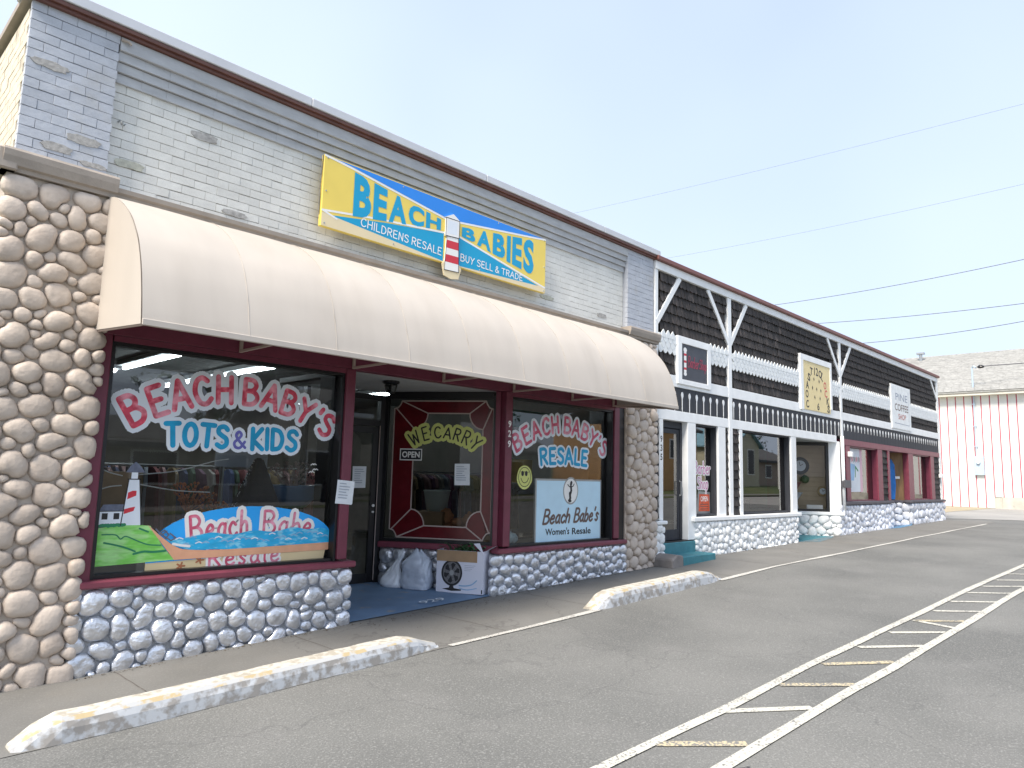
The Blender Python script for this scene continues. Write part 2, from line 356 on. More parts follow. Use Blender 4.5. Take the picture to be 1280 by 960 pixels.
# ---- stroke lettering -------------------------------------------------
def cat(pts, k=4):
    out = []
    P = [pts[0]]+list(pts)+[pts[-1]]
    for i in range(1, len(P)-2):
        p0, p1, p2, p3 = P[i-1], P[i], P[i+1], P[i+2]
        for j in range(k):
            t = j/k
            out.append(tuple(.5*((2*p1[a])+(-p0[a]+p2[a])*t+(2*p0[a]-5*p1[a]+4*p2[a]-p3[a])*t*t+(-p0[a]+3*p1[a]-3*p2[a]+p3[a])*t**3) for a in (0, 1)))
    out.append(pts[-1]); return out
S = lambda *p: cat(p)
Ln = lambda *p: list(p)
oval = lambda cx, cy, rx, ry: [(cx+rx*math.sin(2*math.pi*i/14), cy+ry*math.cos(2*math.pi*i/14)) for i in range(15)]
GL = {
 'A': (.68, [Ln((0, 0), (.33, 1), (.66, 0)), Ln((.12, .34), (.54, .34))]),
 'B': (.62, [Ln((.05, 0), (.05, 1)), S((.05, 1), (.38, .98), (.52, .78), (.38, .57), (.05, .54)), S((.05, .54), (.42, .52), (.6, .28), (.42, .03), (.05, 0))]),
 'C': (.62, [S((.58, .84), (.40, .99), (.16, .88), (.03, .5), (.14, .1), (.38, .0), (.6, .16))]),
 'D': (.62, [Ln((.05, 0), (.05, 1)), S((.05, 1), (.42, .9), (.58, .5), (.42, .08), (.05, 0))]),
 'E': (.54, [Ln((.5, 1), (.05, .98), (.05, 0), (.52, 0)), Ln((.05, .52), (.42, .52))]),
 'H': (.64, [Ln((.05, 0), (.05, 1)), Ln((.58, 0), (.58, 1)), Ln((.05, .5), (.58, .52))]),
 'I': (.12, [Ln((.05, 0), (.05, 1))]),
 'K': (.6, [Ln((.05, 0), (.05, 1)), Ln((.52, 1), (.06, .45), (.56, 0))]),
 'L': (.5, [Ln((.05, 1), (.05, 0), (.48, 0))]),
 'N': (.62, [Ln((.05, 0), (.05, 1), (.55, 0), (.55, 1))]),
 'O': (.66, [oval(.32, .5, .28, .5)]),
 'R': (.6, [Ln((.05, 0), (.05, 1)), S((.05, 1), (.42, .98), (.54, .76), (.40, .54), (.05, .5)), Ln((.25, .5), (.57, 0))]),
 'S': (.56, [S((.52, .84), (.36, .98), (.12, .92), (.08, .70), (.28, .54), (.48, .40), (.50, .15), (.28, 0), (.04, .12))]),
 'T': (.6, [Ln((0, 1), (.6, 1)), Ln((.3, 1), (.3, 0))]),
 'U': (.6, [S((.05, 1), (.05, .3), (.3, .0), (.52, .3), (.53, 1))]),
 'W': (.86, [Ln((0, 1), (.2, 0), (.42, .8), (.62, 0), (.84, 1))]),
 'Y': (.62, [Ln((0, 1), (.3, .5)), Ln((.62, 1), (.3, .5), (.22, 0))]),
 '&': (.66, [S((.62, .0), (.3, .42), (.14, .76), (.28, .98), (.42, .8), (.30, .58), (.06, .32), (.12, .04), (.36, .0), (.6, .36))]),
 "'": (.14, [Ln((.09, 1.02), (.05, .8))]),
 ' ': (.12, []),
 'a': (.5, [S((.42, .48), (.24, .58), (.05, .34), (.14, .03), (.36, .14), (.42, .5)), S((.42, .56), (.40, .2), (.50, .0))]),
 'c': (.42, [S((.4, .46), (.24, .58), (.05, .36), (.08, .1), (.26, .0), (.42, .12))]),
 'e': (.46, [S((.06, .30), (.34, .34), (.38, .48), (.24, .58), (.06, .38), (.08, .1), (.26, .0), (.44, .12))]),
 'h': (.48, [Ln((.05, 0), (.08, 1)), S((.06, .36), (.22, .56), (.38, .46), (.40, 0))]),
 'b': (.48, [Ln((.06, 1), (.05, 0)), S((.05, .06), (.28, .0), (.42, .28), (.30, .55), (.06, .42))]),
 'o': (.48, [oval(.23, .28, .19, .28)]),
 'r': (.34, [Ln((.05, 0), (.06, .56)), S((.06, .34), (.18, .54), (.32, .52))]),
 's': (.40, [S((.34, .48), (.2, .58), (.08, .46), (.2, .32), (.32, .18), (.2, .0), (.04, .08))]),
 'u': (.5, [S((.05, .56), (.06, .16), (.2, .0), (.38, .16), (.42, .56)), Ln((.42, .56), (.46, 0))]),
 'l': (.16, [S((.06, 1), (.05, .2), (.12, 0))]),
 'p': (.48, [Ln((.06, .56), (.04, -.34)), S((.05, .46), (.28, .58), (.42, .32), (.28, .0), (.06, .08))]),
}
LAYER = [0]
def stroke(mb, pts, wd, fr, n, m, flat=False):
    """a painted line: one quad per segment and round ends, every piece a hair proud of the last"""
    k = 8
    for i in range(len(pts)-1):
        (x0, z0), (x1, z1) = pts[i], pts[i+1]; dx, dz = x1-x0, z1-z0; L = math.hypot(dx, dz) or 1e-6
        nx, nz = -dz/L*wd/2, dx/L*wd/2; LAYER[0] = (LAYER[0]+1) % 40; nn = n+LAYER[0]*1.2e-5
        mb.poly([(x0-nx, z0-nz), (x1-nx, z1-nz), (x1+nx, z1+nz), (x0+nx, z0+nz)], fr, nn, m)
    for (x, z) in (pts if not flat else []):
        LAYER[0] = (LAYER[0]+1) % 40; nn = n+LAYER[0]*1.2e-5
        mb.poly([(x+wd/2*math.cos(2*math.pi*j/k), z+wd/2*math.sin(2*math.pi*j/k)) for j in range(k)], fr, nn, m)
def layout(text, u0, u1, base, hgt, slant=0., sp=.13, wob=0., rot=True):
    """strokes of a text laid between u0 and u1 on the curve base(t) with height hgt(t), t in 0..1"""
    adv = [GL[c][0]+sp for c in text]; tot = sum(adv)-sp; sx = (u1-u0)/tot; out = []; q = 0
    for i, c in enumerate(text):
        t = (q+GL[c][0]/2)/tot; h = hgt(t); dt = .01
        ang = math.atan2(base(t+dt)-base(t-dt), (u1-u0)*2*dt) if rot else 0
        ang += wob*math.sin(i*2.3+1); cx = u0+t*(u1-u0); cz = base(t)
        for st in GL[c][1]:
            o = []
            for (x, z) in st:
                lx = (x-GL[c][0]/2)*sx+z*h*slant; lz = z*h
                o.append((cx+lx*math.cos(ang)-lz*math.sin(ang), cz+lx*math.sin(ang)+lz*math.cos(ang)))
            out.append(o)
        q += adv[i]
    return out
def letter_mesh(name, strokes, wd, fr, n, m, parent, halo_w=0, halo_m=None, outline=0, outline_m=None):
    mb = MB(); mb.flat = True
    if halo_w:
        for st in strokes: stroke(mb, st, halo_w, fr, n, halo_m)
        n += .0012
    if outline:
        for st in strokes: stroke(mb, st, outline, fr, n, outline_m)
        n += .0012
    for st in strokes: stroke(mb, st, wd, fr, n, m)
    return obj(name, mb, None, parent)
# ---- printed lettering from the built-in font ---------------------------
FC = {}
def font_poly(text, bold=0.):
    key = (text, bold)
    if key in FC: return FC[key]
    cu = bpy.data.curves.new('t', 'FONT'); cu.body = text; cu.size = 1; cu.resolution_u = 3; cu.offset = bold; cu.fill_mode = 'FRONT'
    o = bpy.data.objects.new('t', cu); col.objects.link(o)
    dg = bpy.context.evaluated_depsgraph_get(); me = bpy.data.meshes.new_from_object(o.evaluated_get(dg))
    vs = [(v.co.x, v.co.y) for v in me.vertices]; fs = [tuple(p.vertices) for p in me.polygons]
    bpy.data.objects.remove(o); bpy.data.curves.remove(cu); bpy.data.meshes.remove(me)
    x0 = min(v[0] for v in vs); x1 = max(v[0] for v in vs); y0 = min(v[1] for v in vs); y1 = max(v[1] for v in vs)
    vs = [((x-x0)/(x1-x0), (y-y0)/(y1-y0)) for x, y in vs]
    FC[key] = (vs, fs); return FC[key]
def ftext(mb, text, fn, fr, n, m, bold=0.):
    vs, fs = font_poly(text, bold); mb.add([fr(*fn(a, b), n) for a, b in vs], fs, m)
def rectfn(u0, u1, v0, v1, sl=0.): return lambda a, b: (u0+(u1-u0)*a+sl*b*(v1-v0), v0+(v1-v0)*b)

# ---- river stones --------------------------------------------------------
def clip(poly, nx, ny, d):
    out = []
    for i in range(len(poly)):
        a, b = poly[i], poly[(i+1) % len(poly)]; da = a[0]*nx+a[1]*ny-d; db = b[0]*nx+b[1]*ny-d
        if da <= 0: out.append(a)
        if (da < 0 < db) or (db < 0 < da): t = da/(da-db); out.append((a[0]+(b[0]-a[0])*t, a[1]+(b[1]-a[1])*t))
    return out
def centroid(p):
    A = cx = cy = 0
    for i in range(len(p)):
        a, b = p[i], p[(i+1) % len(p)]; c = a[0]*b[1]-b[0]*a[1]; A += c; cx += (a[0]+b[0])*c; cy += (a[1]+b[1])*c
    return cx/(3*A), cy/(3*A), A/2
def pack(u0, u1, v0, v1, rmin, rmax, seed):
    """fit elongated cobbles of many sizes together: every point of the rectangle goes to the stone whose own stretched
    distance to it is smallest; returns centre, ring radii by angle and mean size of each"""
    q = random.Random(seed); pts = []; r = rmax; area = (u1-u0)*(v1-v0)
    while r > rmin:
        for _ in range(int(area/(r*r)*2.2)+40):
            x = q.uniform(u0+r*.75, u1-r*.75); y = q.uniform(v0+r*.6, v1-r*.6)
            if all((x-a)**2+(y-b)**2 > (r+c)**2*.74 for a, b, c in pts): pts.append((x, y, r*q.uniform(.85, 1.)))
        r *= .84
    res = rmin*.11; nx = int((u1-u0)/res)+1; ny = int((v1-v0)/res)+1
    X, Y = np.meshgrid(u0+(np.arange(nx)+.5)*res, v0+(np.arange(ny)+.5)*res)
    prm = []
    for x, y, r_ in pts: prm.append([x, y, r_, q.choice((q.gauss(0, .5), q.gauss(0, .5), q.uniform(0, math.pi))), q.uniform(1.0, 2.1)])
    for it in range(3):
        best = np.full(X.shape, 1e9); lab = np.full(X.shape, -1, int)
        for k, (x, y, r_, th, asp) in enumerate(prm):
            R_ = 3.2*r_*asp; i0, i1 = max(0, int((x-R_-u0)/res)), min(nx, int((x+R_-u0)/res)+1); j0, j1 = max(0, int((y-R_-v0)/res)), min(ny, int((y+R_-v0)/res)+1)
            dx = X[j0:j1, i0:i1]-x; dy = Y[j0:j1, i0:i1]-y; c, s = math.cos(th), math.sin(th)
            d = np.sqrt(((dx*c+dy*s)/asp**.5)**2+((-dx*s+dy*c)*asp**.5)**2)/r_**.85
            b = best[j0:j1, i0:i1]; m = d < b; b[m] = d[m]; lab[j0:j1, i0:i1][m] = k
        if it < 2:
            for k, P in enumerate(prm):
                m = lab == k
                if m.any(): P[0] = float(X[m].mean()); P[1] = float(Y[m].mean())
    out = []
    for k, P in enumerate(prm):
        m = lab == k
        if m.sum() < 12: continue
        cx, cy = float(X[m].mean()), float(Y[m].mean()); xx = X[m]-cx; yy = Y[m]-cy
        cov = (float((xx*xx).mean()), float((yy*yy).mean()), float((xx*yy).mean())); K = 16; rad = []
        for j in range(K):
            t = 2*math.pi*j/K; rr = 0; c, s = math.cos(t), math.sin(t)
            while rr < .5:
                a, b = int((cx+c*rr-u0)/res), int((cy+s*rr-v0)/res)
                if a < 0 or b < 0 or a >= nx or b >= ny or lab[b, a] != k: break
                rr += res
            rad.append(rr)
        out.append((rad, cx, cy, cov))
    return out
def stone_mesh(rad, cx, cy, cov, q, depth, fr_u, fr_n, gap, low=False):
    """a domed cobble filling its cell; returned around its own centre"""
    sxx, syy, sxy = cov; th = .5*math.atan2(2*sxy, sxx-syy); tr = (sxx+syy)/2; df = math.hypot((sxx-syy)/2, sxy); k = len(rad)
    A_, B_ = math.sqrt(max(1e-6, tr+df))*2.0, math.sqrt(max(1e-6, tr-df))*2.0; ring = []
    for j in range(k):
        t = 2*math.pi*j/k; ce, se = math.cos(t-th), math.sin(t-th); re = 1/math.sqrt((ce/A_)**2+(se/B_)**2)
        ring.append(max(.004, min(rad[j]-gap, .5*(rad[j]-gap)+.5*re)))
    for _ in range(2): ring = [min((ring[j-1]+2.2*ring[j]+ring[(j+1) % k])/4.2, max(.004, rad[j]-gap*.6)) for j in range(k)]
    dp = depth*q.uniform(.7, 1.15)*min(1.15, (.35+B_/.085)); tx, ty = q.uniform(-.35, .35), q.uniform(-.3, .3)
    lev = [(1., -.2), (1.0, .20), (.95, .48), (.80, .76), (.48, .96)] if not low else [(1., 0), (.86, .6), (.45, .95)]
    flat = q.uniform(.0, .10); mb = MB(); vs = []
    for sc_, h in lev:
        for j in range(k):
            t = 2*math.pi*j/k; r_ = ring[j]*(sc_+(flat if .4 < sc_ < .9 else 0)); x, y = r_*math.cos(t), r_*math.sin(t)
            hh = h+(.30*(tx*x+ty*y)/A_*h if h > 0 else 0)+(q.uniform(-.03, .03) if 0 < h else 0)
            vs.append(tuple(fr_u*x+Vector((0, 0, 1))*y+fr_n*(hh*dp)))
    vs.append(tuple(fr_n*dp)); nl = len(lev)
    fs = [(i*k+j, i*k+(j+1) % k, (i+1)*k+(j+1) % k, (i+1)*k+j) for i in range(nl-1) for j in range(k)]
    fs += [((nl-1)*k+j, (nl-1)*k+(j+1) % k, nl*k) for j in range(k)]
    mb.add(vs, fs); return mb
def stones(parent, fr, u0, u1, v0, v1, rmin, rmax, depth, m, seed, gap=.004, vlow=None, limit=400, base_n=0., k=14, stuff_name='stone_mass'):
    q = random.Random(seed*7+1); cells = pack(u0, u1, v0, v1, rmin, rmax, seed); rest = MB(); cnt = 0
    cells.sort(key=lambda c: c[1])
    for rad, cx, cy, cov in cells:
        if vlow and cy+max(rad) < vlow(cx)+.01: continue
        mb = stone_mesh(rad, cx, cy, cov, q, depth, fr.u, fr.n, gap)
        c = fr(cx, cy, base_n)
        if cnt < limit: link('stone', mb.mesh('stone', m, True), parent, c); cnt += 1
        else: rest.add([Vector(v)+c for v in mb.v], mb.f)
    if rest.v: tag(obj(stuff_name, rest, m, parent, smooth=True), kind='stuff')
    return cnt
#PART2
def lerp(P, x):
    for i in range(len(P)-1):
        if x <= P[i+1][0] or i == len(P)-2:
            t = (x-P[i][0])/(P[i+1][0]-P[i][0]); return P[i][1]+(P[i+1][1]-P[i][1])*t
# ================================================================== GROUND
def strip(name, x0, x1, ya, yb, dz, m, step=1.5, parent=None, kind='structure'):
    """a sheet following the slope of the street; ya/yb are numbers or functions of x"""
    fa = ya if callable(ya) else (lambda x: ya); fb = yb if callable(yb) else (lambda x: yb)
    xs = [x0]; brk = sorted(set(GX))
    x = x0
    while x < x1-1e-6:
        nx = min(x1, x+step); nx = min([b for b in brk if b > x+1e-6]+[nx]) if any(x+1e-6 < b < nx for b in brk) else nx
        xs.append(nx); x = nx
    mb = MB(); vs = []
    for x in xs: vs += [(x, fa(x), g(x)+dz), (x, fb(x), g(x)+dz)]
    mb.add(vs, [(2*i, 2*i+2, 2*i+3, 2*i+1) for i in range(len(xs)-1)])
    o = obj(name, mb, m, parent)
    if parent is None: tag(o, kind=kind)
    return o
# the earth: one sheet to the horizon, a low bank across the street
mb = MB(); XS = [-400, -100, -30, 0, 6, 12, 18, 26, 34, 42, 55, 70, 120, 500]; YS = [-400, -60, -26, -19, -17, -15, 0, 30, 100, 500]
def hz(x, y):
    z = g(x)-.16
    if y < -16.5: z += min(1., (-16.5-y)/4)*max(0, min(1.1, (x-30)/22)) + min(8, max(0, (-y-40)*.02))
    return z
for y in YS:
    for x in XS: mb.v.append((x, y, hz(x, y)))
for j in range(len(YS)-1):
    for i in range(len(XS)-1): a = j*len(XS)+i; mb.f.append((a, a+1, a+1+len(XS), a+len(XS))); mb.m.append(0)
tag(obj('ground', mb, grassm), kind='structure')
tag(strip('road', -120, 200, -15.2, -1.38, -.004, asphalt, 3), kind='structure')
strip('sidewalk', -30, 27.2, -1.40, .03, .0, walkm)
strip('road', 27.2, 42, -1.39, .75, -.004, asphalt, 1)
jm = MB(); jm.flat = True; q = random.Random(6)
for x in [2.05+1.52*i for i in range(17)]:
    P = [(x+q.uniform(-.006, .006), -1.36+.13*k) for k in range(11)]
    for (a, b), (c_, d_) in zip(P[:-1], P[1:]): jm.add([(a-.005, b, g(x)+.0018), (a+.005, b, g(x)+.0018), (c_+.005, d_, g(x)+.0018), (c_-.005, d_, g(x)+.0018)], [(0, 1, 2, 3)])
tag(obj('sidewalk_joints', jm, mat('dirty_joint', (.11, .10, .09), .95, var=.3, vs=20)), kind='structure')
LE = [(26.9, .6), (28.3, -.3), (29.15, -1.77), (31.5, -7), (33.5, -14.5), (60, -14.5)]
strip('parking_lot', 26.9, 48, 22, lambda x: lerp(LE, x), .004, lotm, .5)
mb = MB(); pts = [(26.75, 1.6), (30, 1.55), (36, 1.3), (41.45, 1.35), (41.45, 22), (26.75, 22)]
mb.flat = True; strip('gravel_path', 26.75, 41.45, 22, lambda x: 1.6-.02*(x-26.75)+.05*math.sin(x*1.3), .012, dirtm, .5)
strip('far_sidewalk', -60, 90, -17.2, -15.0, .10, walkm, 4)
# painted edge of the sidewalk
def wob(a, s, k): return lambda x: a+.012*math.sin(x*s+k)
for a, b in ((4.35, 6.5), (9.2, 25.6)): strip('edge_line', a, b, wob(-1.36, 2.1, 0), wob(-1.43, 1.7, 1), .004, edgewhite, .5)
# hand-painted lane buffer
LL = [(2.0, -3.80), (3.25, -3.84), (4.59, -3.89), (6.07, -3.88), (8.88, -3.95), (10.95, -3.99), (14.49, -4.02), (30, -4.2)]
RL = [(2.0, -4.22), (3.71, -4.31), (4.4, -4.33), (5.6, -4.35), (6.4, -4.385), (8.08, -4.42), (9.79, -4.45), (11.53, -4.48), (30, -4.7)]
strip('lane_line', 2.0, 24, lambda x: lerp(LL, x)+.038, lambda x: lerp(LL, x)-.038-.004*math.sin(x*3), .004, roadwhite, .35)
strip('lane_line', 2.0, 24, lambda x: lerp(RL, x)+.042, lambda x: lerp(RL, x)-.038-.004*math.sin(x*2.3), .004, roadwhite, .35)
HB = [((3.05, -3.9), (3.4, -4.26), 1), ((3.8, -3.91), (4.13, -4.26), 1), ((4.57, -3.93), (5.01, -4.29), 0), ((5.37, -3.96), (5.73, -4.32), 1), ((6.14, -3.98), (6.58, -4.34), 1),
      ((6.9, -4.0), (7.32, -4.37), 0), ((7.68, -4.03), (8.04, -4.38), 0), ((8.41, -4.05), (8.72, -4.40), 1), ((8.38, -4.05), (8.30, -4.38), 0),
      ((9.09, -4.06), (9.39, -4.42), 0), ((9.81, -4.06), (10.12, -4.43), 0), ((10.58, -4.07), (10.89, -4.44), 0), ((11.29, -4.09), (11.69, -4.44), 0),
      ((12.1, -4.09), (12.5, -4.45), 0), ((13.0, -4.09), (13.35, -4.46), 0), ((13.9, -4.1), (14.2, -4.47), 0), ((14.8, -4.12), (15.1, -4.48), 0), ((15.7, -4.12), (16.0, -4.5), 0)]
for (a, b, yl) in HB:
    d = Vector((b[0]-a[0], b[1]-a[1])).normalized(); nn = Vector((-d.y, d.x))*.036; a = (a[0]-d.x*.05, a[1]-d.y*.05); mb = MB()
    P = [(a[0]-nn.x, a[1]-nn.y), (b[0]-nn.x, b[1]-nn.y), (b[0]+nn.x, b[1]+nn.y), (a[0]+nn.x, a[1]+nn.y)]
    mb.add([(x, y, g(x)+.0015) for x, y in P], [(0, 1, 2, 3)])
    tag(obj('hatch_mark', mb, roadyel if yl else roadwhite), kind='structure')
stain_m = paint_mat('oil_stain', (.05, .05, .052), (.15, .15, .147), .44, .52, 30, 6)
for cx, cy, w_, h_, sd in ((3.72, -4.42, .30, .10, 1), (3.30, -4.52, .2, .08, 2)):
    q = random.Random(sd); mb = MB(); mb.flat = True; P = [(cx+w_/2*math.cos(t*math.pi/9)*q.uniform(.7, 1.15), cy+h_/2*math.sin(t*math.pi/9)*q.uniform(.7, 1.15)) for t in range(18)]
    mb.add([(x, y, g(x)+.0008) for x, y in P], [tuple(range(18))]); tag(obj('oil_stain', mb, stain_m), kind='structure')
# kerb stops
def kerb(name, label, x0, x1, y0, y1, h, ta, tb, joints):
    t = thing(name, label, 'kerb', (x0, y0, g(x0)), 'painted concrete kerbs along the sidewalk edge')
    cuts = [x0]+joints+[x1]
    for s in range(len(cuts)-1):
        a, b = cuts[s]+(.006 if s else 0), cuts[s+1]-(.006 if s < len(cuts)-2 else 0); mb = MB(); n = max(3, int((b-a)/.12)); q = random.Random(s+3)
        secs = []
        for i in range(n+1):
            x = a+(b-a)*i/n; e = 1
            if s == 0: e = min(e, max(.12, (x-x0)/ta))
            if s == len(cuts)-2: e = min(e, max(.12, (x1-x)/tb))
            e = 1-(1-e)**1.6; hh = h*e+q.uniform(-.003, .003); ins = (1-e)*.06; z = g(x); j = q.uniform(-.004, .004)
            secs.append([(x, y0+ins*.3+j, z-.03), (x, y0+.012+ins+j, z+hh*.55), (x, y0+.028+ins, z+hh-.022), (x, y0+.055+ins, z+hh), (x, y1-.04-ins, z+hh+.002), (x, y1-.01-ins, z+hh-.02), (x, y1, z-.03)])
        for i, sct in enumerate(secs): mb.v += sct
        for i in range(n):
            for k in range(6):
                mb.f.append((i*7+k, (i+1)*7+k, (i+1)*7+k+1, i*7+k+1)); mb.m.append(mb.mi(kerbwhite if k < 1 else kerbyel if k == 1 and False else kerbwhite if k == 1 else kerbyel if k == 2 else kerbcream))
        mb.f.append(tuple(range(7))); mb.m.append(mb.mi(kerbcream)); mb.f.append(tuple(n*7+k for k in range(6, -1, -1))); mb.m.append(mb.mi(kerbcream))
        obj('kerb_block', mb, None, t)
    return t
kerb('kerb', 'long white and yellow painted kerb before the stone base of the big window', 1.12, 4.25, -1.40, -1.17, .135, .22, .38, [])
kerb('kerb', 'shorter chipped white kerb with a cracked joint before the tan pillar and the smooth step', 6.43, 9.3, -1.42, -1.17, .15, .35, .45, [7.9, 8.55])

# ================================================================== FIRST BUILDING (stone and brick shop)
B1 = thing('brick_shop_building', 'pale grey painted brick shop with tan cobble pillars and maroon window frames', 'building', (5.4, 3, 0))
SOF = 2.655
# walls behind everything
wall = MB(); wall.box(1.0, 1.66, .0, .3, -.2, 3.8); wall.box(8.98, 9.74, .0, .3, -.2, 3.8); obj('pier_wall', wall, tan_mortar, B1)
fw = MB(); fw.box(1.06, 9.70, .135, .30, 3.70, 5.16); front = obj('front_wall', fw, joint_grey, B1)
pw = MB(); pw.box(1.05, 1.655, .018, .134, 3.88, 5.17); pw.box(9.0, 9.70, .018, .134, 3.88, 5.17); obj('pier_backing', pw, joint_blue, B1)
sw = MB(); sw.box(1.053, 1.30, .31, 14, -.2, 5.17); side = obj('side_wall', sw, brick_cream, B1)
q = random.Random(2)
sb = MB()
for r_ in range(66):
    z = -.02+r_*.0785; y = .018+(.1 if r_ % 2 else 0)
    while y < 2.6:
        sb.box(1.036+q.uniform(0, .004), 1.06, y, y+.198, z, z+.071); y += .208
tag(obj('brick_courses', sb, brick_cream, B1), kind='stuff')
cp = MB(); cp.box(.99, 1.36, -.03, 14, 5.215, 5.27); obj('side_coping', cp, ledge_m, B1)
box('rear_wall', 1.3, 9.7, 13.8, 14, -.2, 5.1, brick_cream, B1); box('flat_roof', 1.3, 9.7, .3, 13.8, 4.75, 4.85, cap_m, B1)
box('party_wall', 9.5, 9.7, .31, 13.8, -.2, 5.1, brick_cream, B1)
# bricks
def bricks(parent, x0, x1, z0, z1, yf, m, L=.208, H=.0785, maxn=9999, seed=1, depth=.05):
    q = random.Random(seed); vari = []
    for k in range(5):
        mb = MB(); l, h = L-.002, H-.0045; a = [q.uniform(-.0022, .0022) for _ in range(8)]; d = [q.uniform(0, .003) for _ in range(4)]
        mb.add([(0, d[0], a[0]), (l, d[1], a[1]), (l, depth, 0), (0, depth, 0), (0, d[2], h+a[2]), (l, d[3], h+a[3]), (l, depth, h), (0, depth, h)],
               [(0, 3, 2, 1), (4, 5, 6, 7), (0, 1, 5, 4), (1, 2, 6, 5), (2, 3, 7, 6), (3, 0, 4, 7)])
        vari.append(mb)
    mes = [v.mesh('brick', m, bevel=.0022) for v in vari]; cells = []
    nr = int(round((z1-z0)/H))
    for r_ in range(nr):
        x = x0-(L/2 if r_ % 2 else 0)
        while x < x1-.02:
            a, b = max(x, x0), min(x+L, x1)
            if b-a > .03: cells.append((a, b, z0+r_*H))
            x += L
    cells.sort(); rest = MB(); n = 0
    for a, b, z in cells:
        s = (b-a)/L; dy = q.uniform(0, .0035); k = q.randrange(5)
        if n < maxn:
            o = link('brick', mes[k], parent, (a, yf+dy, z)); o.scale = (s*(1 if s > .99 else .985), 1, (z1-z0)/nr/H); n += 1
        else:
            v = vari[k]; rest.add([(p[0]*s+a, p[1]+yf+dy, p[2]+z) for p in v.v], v.f)
    if rest.v: tag(obj('brick_courses', rest, m, parent), kind='stuff')
    return n
pier_brick = obj('brick_pier', (lambda b: (b.box(1.1, 1.6, .06, .1, 3.95, 5.1), b)[1])(MB()), joint_blue, B1)
bricks(pier_brick, 1.036, 1.668, 3.925, 5.17, .0, brick_blue, seed=4)
bricks(front, 1.668, 8.992, 3.865, 4.80, .092, brick_grey, maxn=250, seed=5)
pb2 = obj('brick_pier', (lambda b: (b.box(9.1, 9.6, .06, .1, 3.95, 5.1), b)[1])(MB()), joint_blue, B1)
bricks(pb2, 8.992, 9.712, 3.925, 5.17, .0, brick_blue, maxn=0, seed=6)
# corbelled courses over the panel
for i, (z, y) in enumerate(((4.80, .070), (4.885, .046), (4.97, .022))):
    mb = MB(); q = random.Random(i+30); x = 1.67
    while x < 8.99:
        L_ = min(.208, 8.99-x); mb.box(x, x+L_-.0012, y+q.uniform(0, .003), .134, z+.001+q.uniform(0, .0015), z+.081+q.uniform(-.002, .001)); x += L_
    tag(obj('corbel_course', mb, corbel_m, B1), kind='stuff')
box('frieze', 1.67, 8.99, -.004, .134, 5.053, 5.17, corbel_m, B1)
# paint chips
q = random.Random(77)
def chip(cx, cz, w_, h_, y, m, rim=True, seed=0):
    q = random.Random(seed); mb = MB(); P = []
    for j in range(18):
        t = 2*math.pi*j/18; c, s_ = math.cos(t), math.sin(t)
        P.append((cx+w_/2*math.copysign(abs(c)**.6, c)*q.uniform(.8, 1.08), cz+h_/2*math.copysign(abs(s_)**.6, s_)*q.uniform(.7, 1.1)))
    mb.prism(P, fac(y), -.02, .002); obj('paint_patch', mb, m, B1)
for a in ((1.19, 4.70, .26, .07, -.001, chip_m), (1.47, 4.18, .26, .075, -.001, chip_m), (1.30, 4.06, .22, .07, -.001, chip_m), (1.56, 4.00, .2, .05, -.001, chip_m),
          (1.84, 4.13, .26, .07, .090, chip2_m), (2.45, 4.60, .26, .075, .090, chip_m), (2.78, 3.97, .24, .06, .090, chip_m), (7.2, 4.05, .3, .07, .090, chip2_m), (8.45, 4.02, .24, .07, .090, chip_m), (6.2, 4.66, .2, .06, .09, chip_m)):
    chip(*a, seed=int(a[0]*100))
# small hook and hole on the wall
mb = MB(); mb.tube([(1.735, .10, 4.475), (1.735, .05, 4.47), (1.742, .035, 4.45), (1.75, .05, 4.435)], .008, 6); mb.tube([(1.78, .1, 4.46), (1.78, .06, 4.455)], .006, 6); obj('wall_hook', mb, steel, B1)
# ledge with a moulded profile
def moulding(name, x0, x1, prof, m, endl=True):
    mb = MB(); k = len(prof)
    for x in (x0, x1): mb.v += [(x, y, z) for y, z in prof]
    for i in range(k): mb.f.append((i, (i+1) % k, (i+1) % k+k, i+k)); mb.m.append(0)
    mb.f += [tuple(range(k)), tuple(range(2*k-1, k-1, -1))]; mb.m += [0, 0]
    return obj(name, mb, m, B1)
big = [(.1, 3.76), (-.055, 3.76), (-.06, 3.79), (-.085, 3.80), (-.105, 3.86), (-.11, 3.905), (-.10, 3.925), (.1, 3.925)]
small = [(.13, 3.755), (-.03, 3.755), (-.04, 3.80), (-.065, 3.815), (-.07, 3.85), (.0, 3.866), (.13, 3.866)]
moulding('ledge', .955, 1.735, big, ledge_m); moulding('ledge', 8.94, 9.78, big, ledge_m); moulding('ledge', 1.737, 8.938, small, ledge_m)
mb = MB(); mb.box(.92, 1.05, -.09, 1.5, 3.76, 3.92); obj('ledge', mb, ledge_m, B1, bevel=.01)
# metal roof edge in sheets
mb = MB(); mb.box(.98, 9.79, -.035, .02, 5.172, 5.222); mb.box(.98, 9.79, -.06, -.030, 5.198, 5.232); obj('brown_flashing', mb, flash_m, B1, bevel=.003)
x = .97
while x < 9.8:
    x1 = min(x+2.44, 9.82); mb = MB(); mb.box(x, x1-.004, -.075, .25, 5.235, 5.325); obj('metal_coping', mb, cap_m, B1, bevel=.006); x = x1
mb = MB(); mb.tube([(1.67, -.01, 5.14), (1.72, -.03, 5.13), (1.74, -.035, 5.11)], .012, 6); obj('conduit_stub', mb, ledge_m, B1)
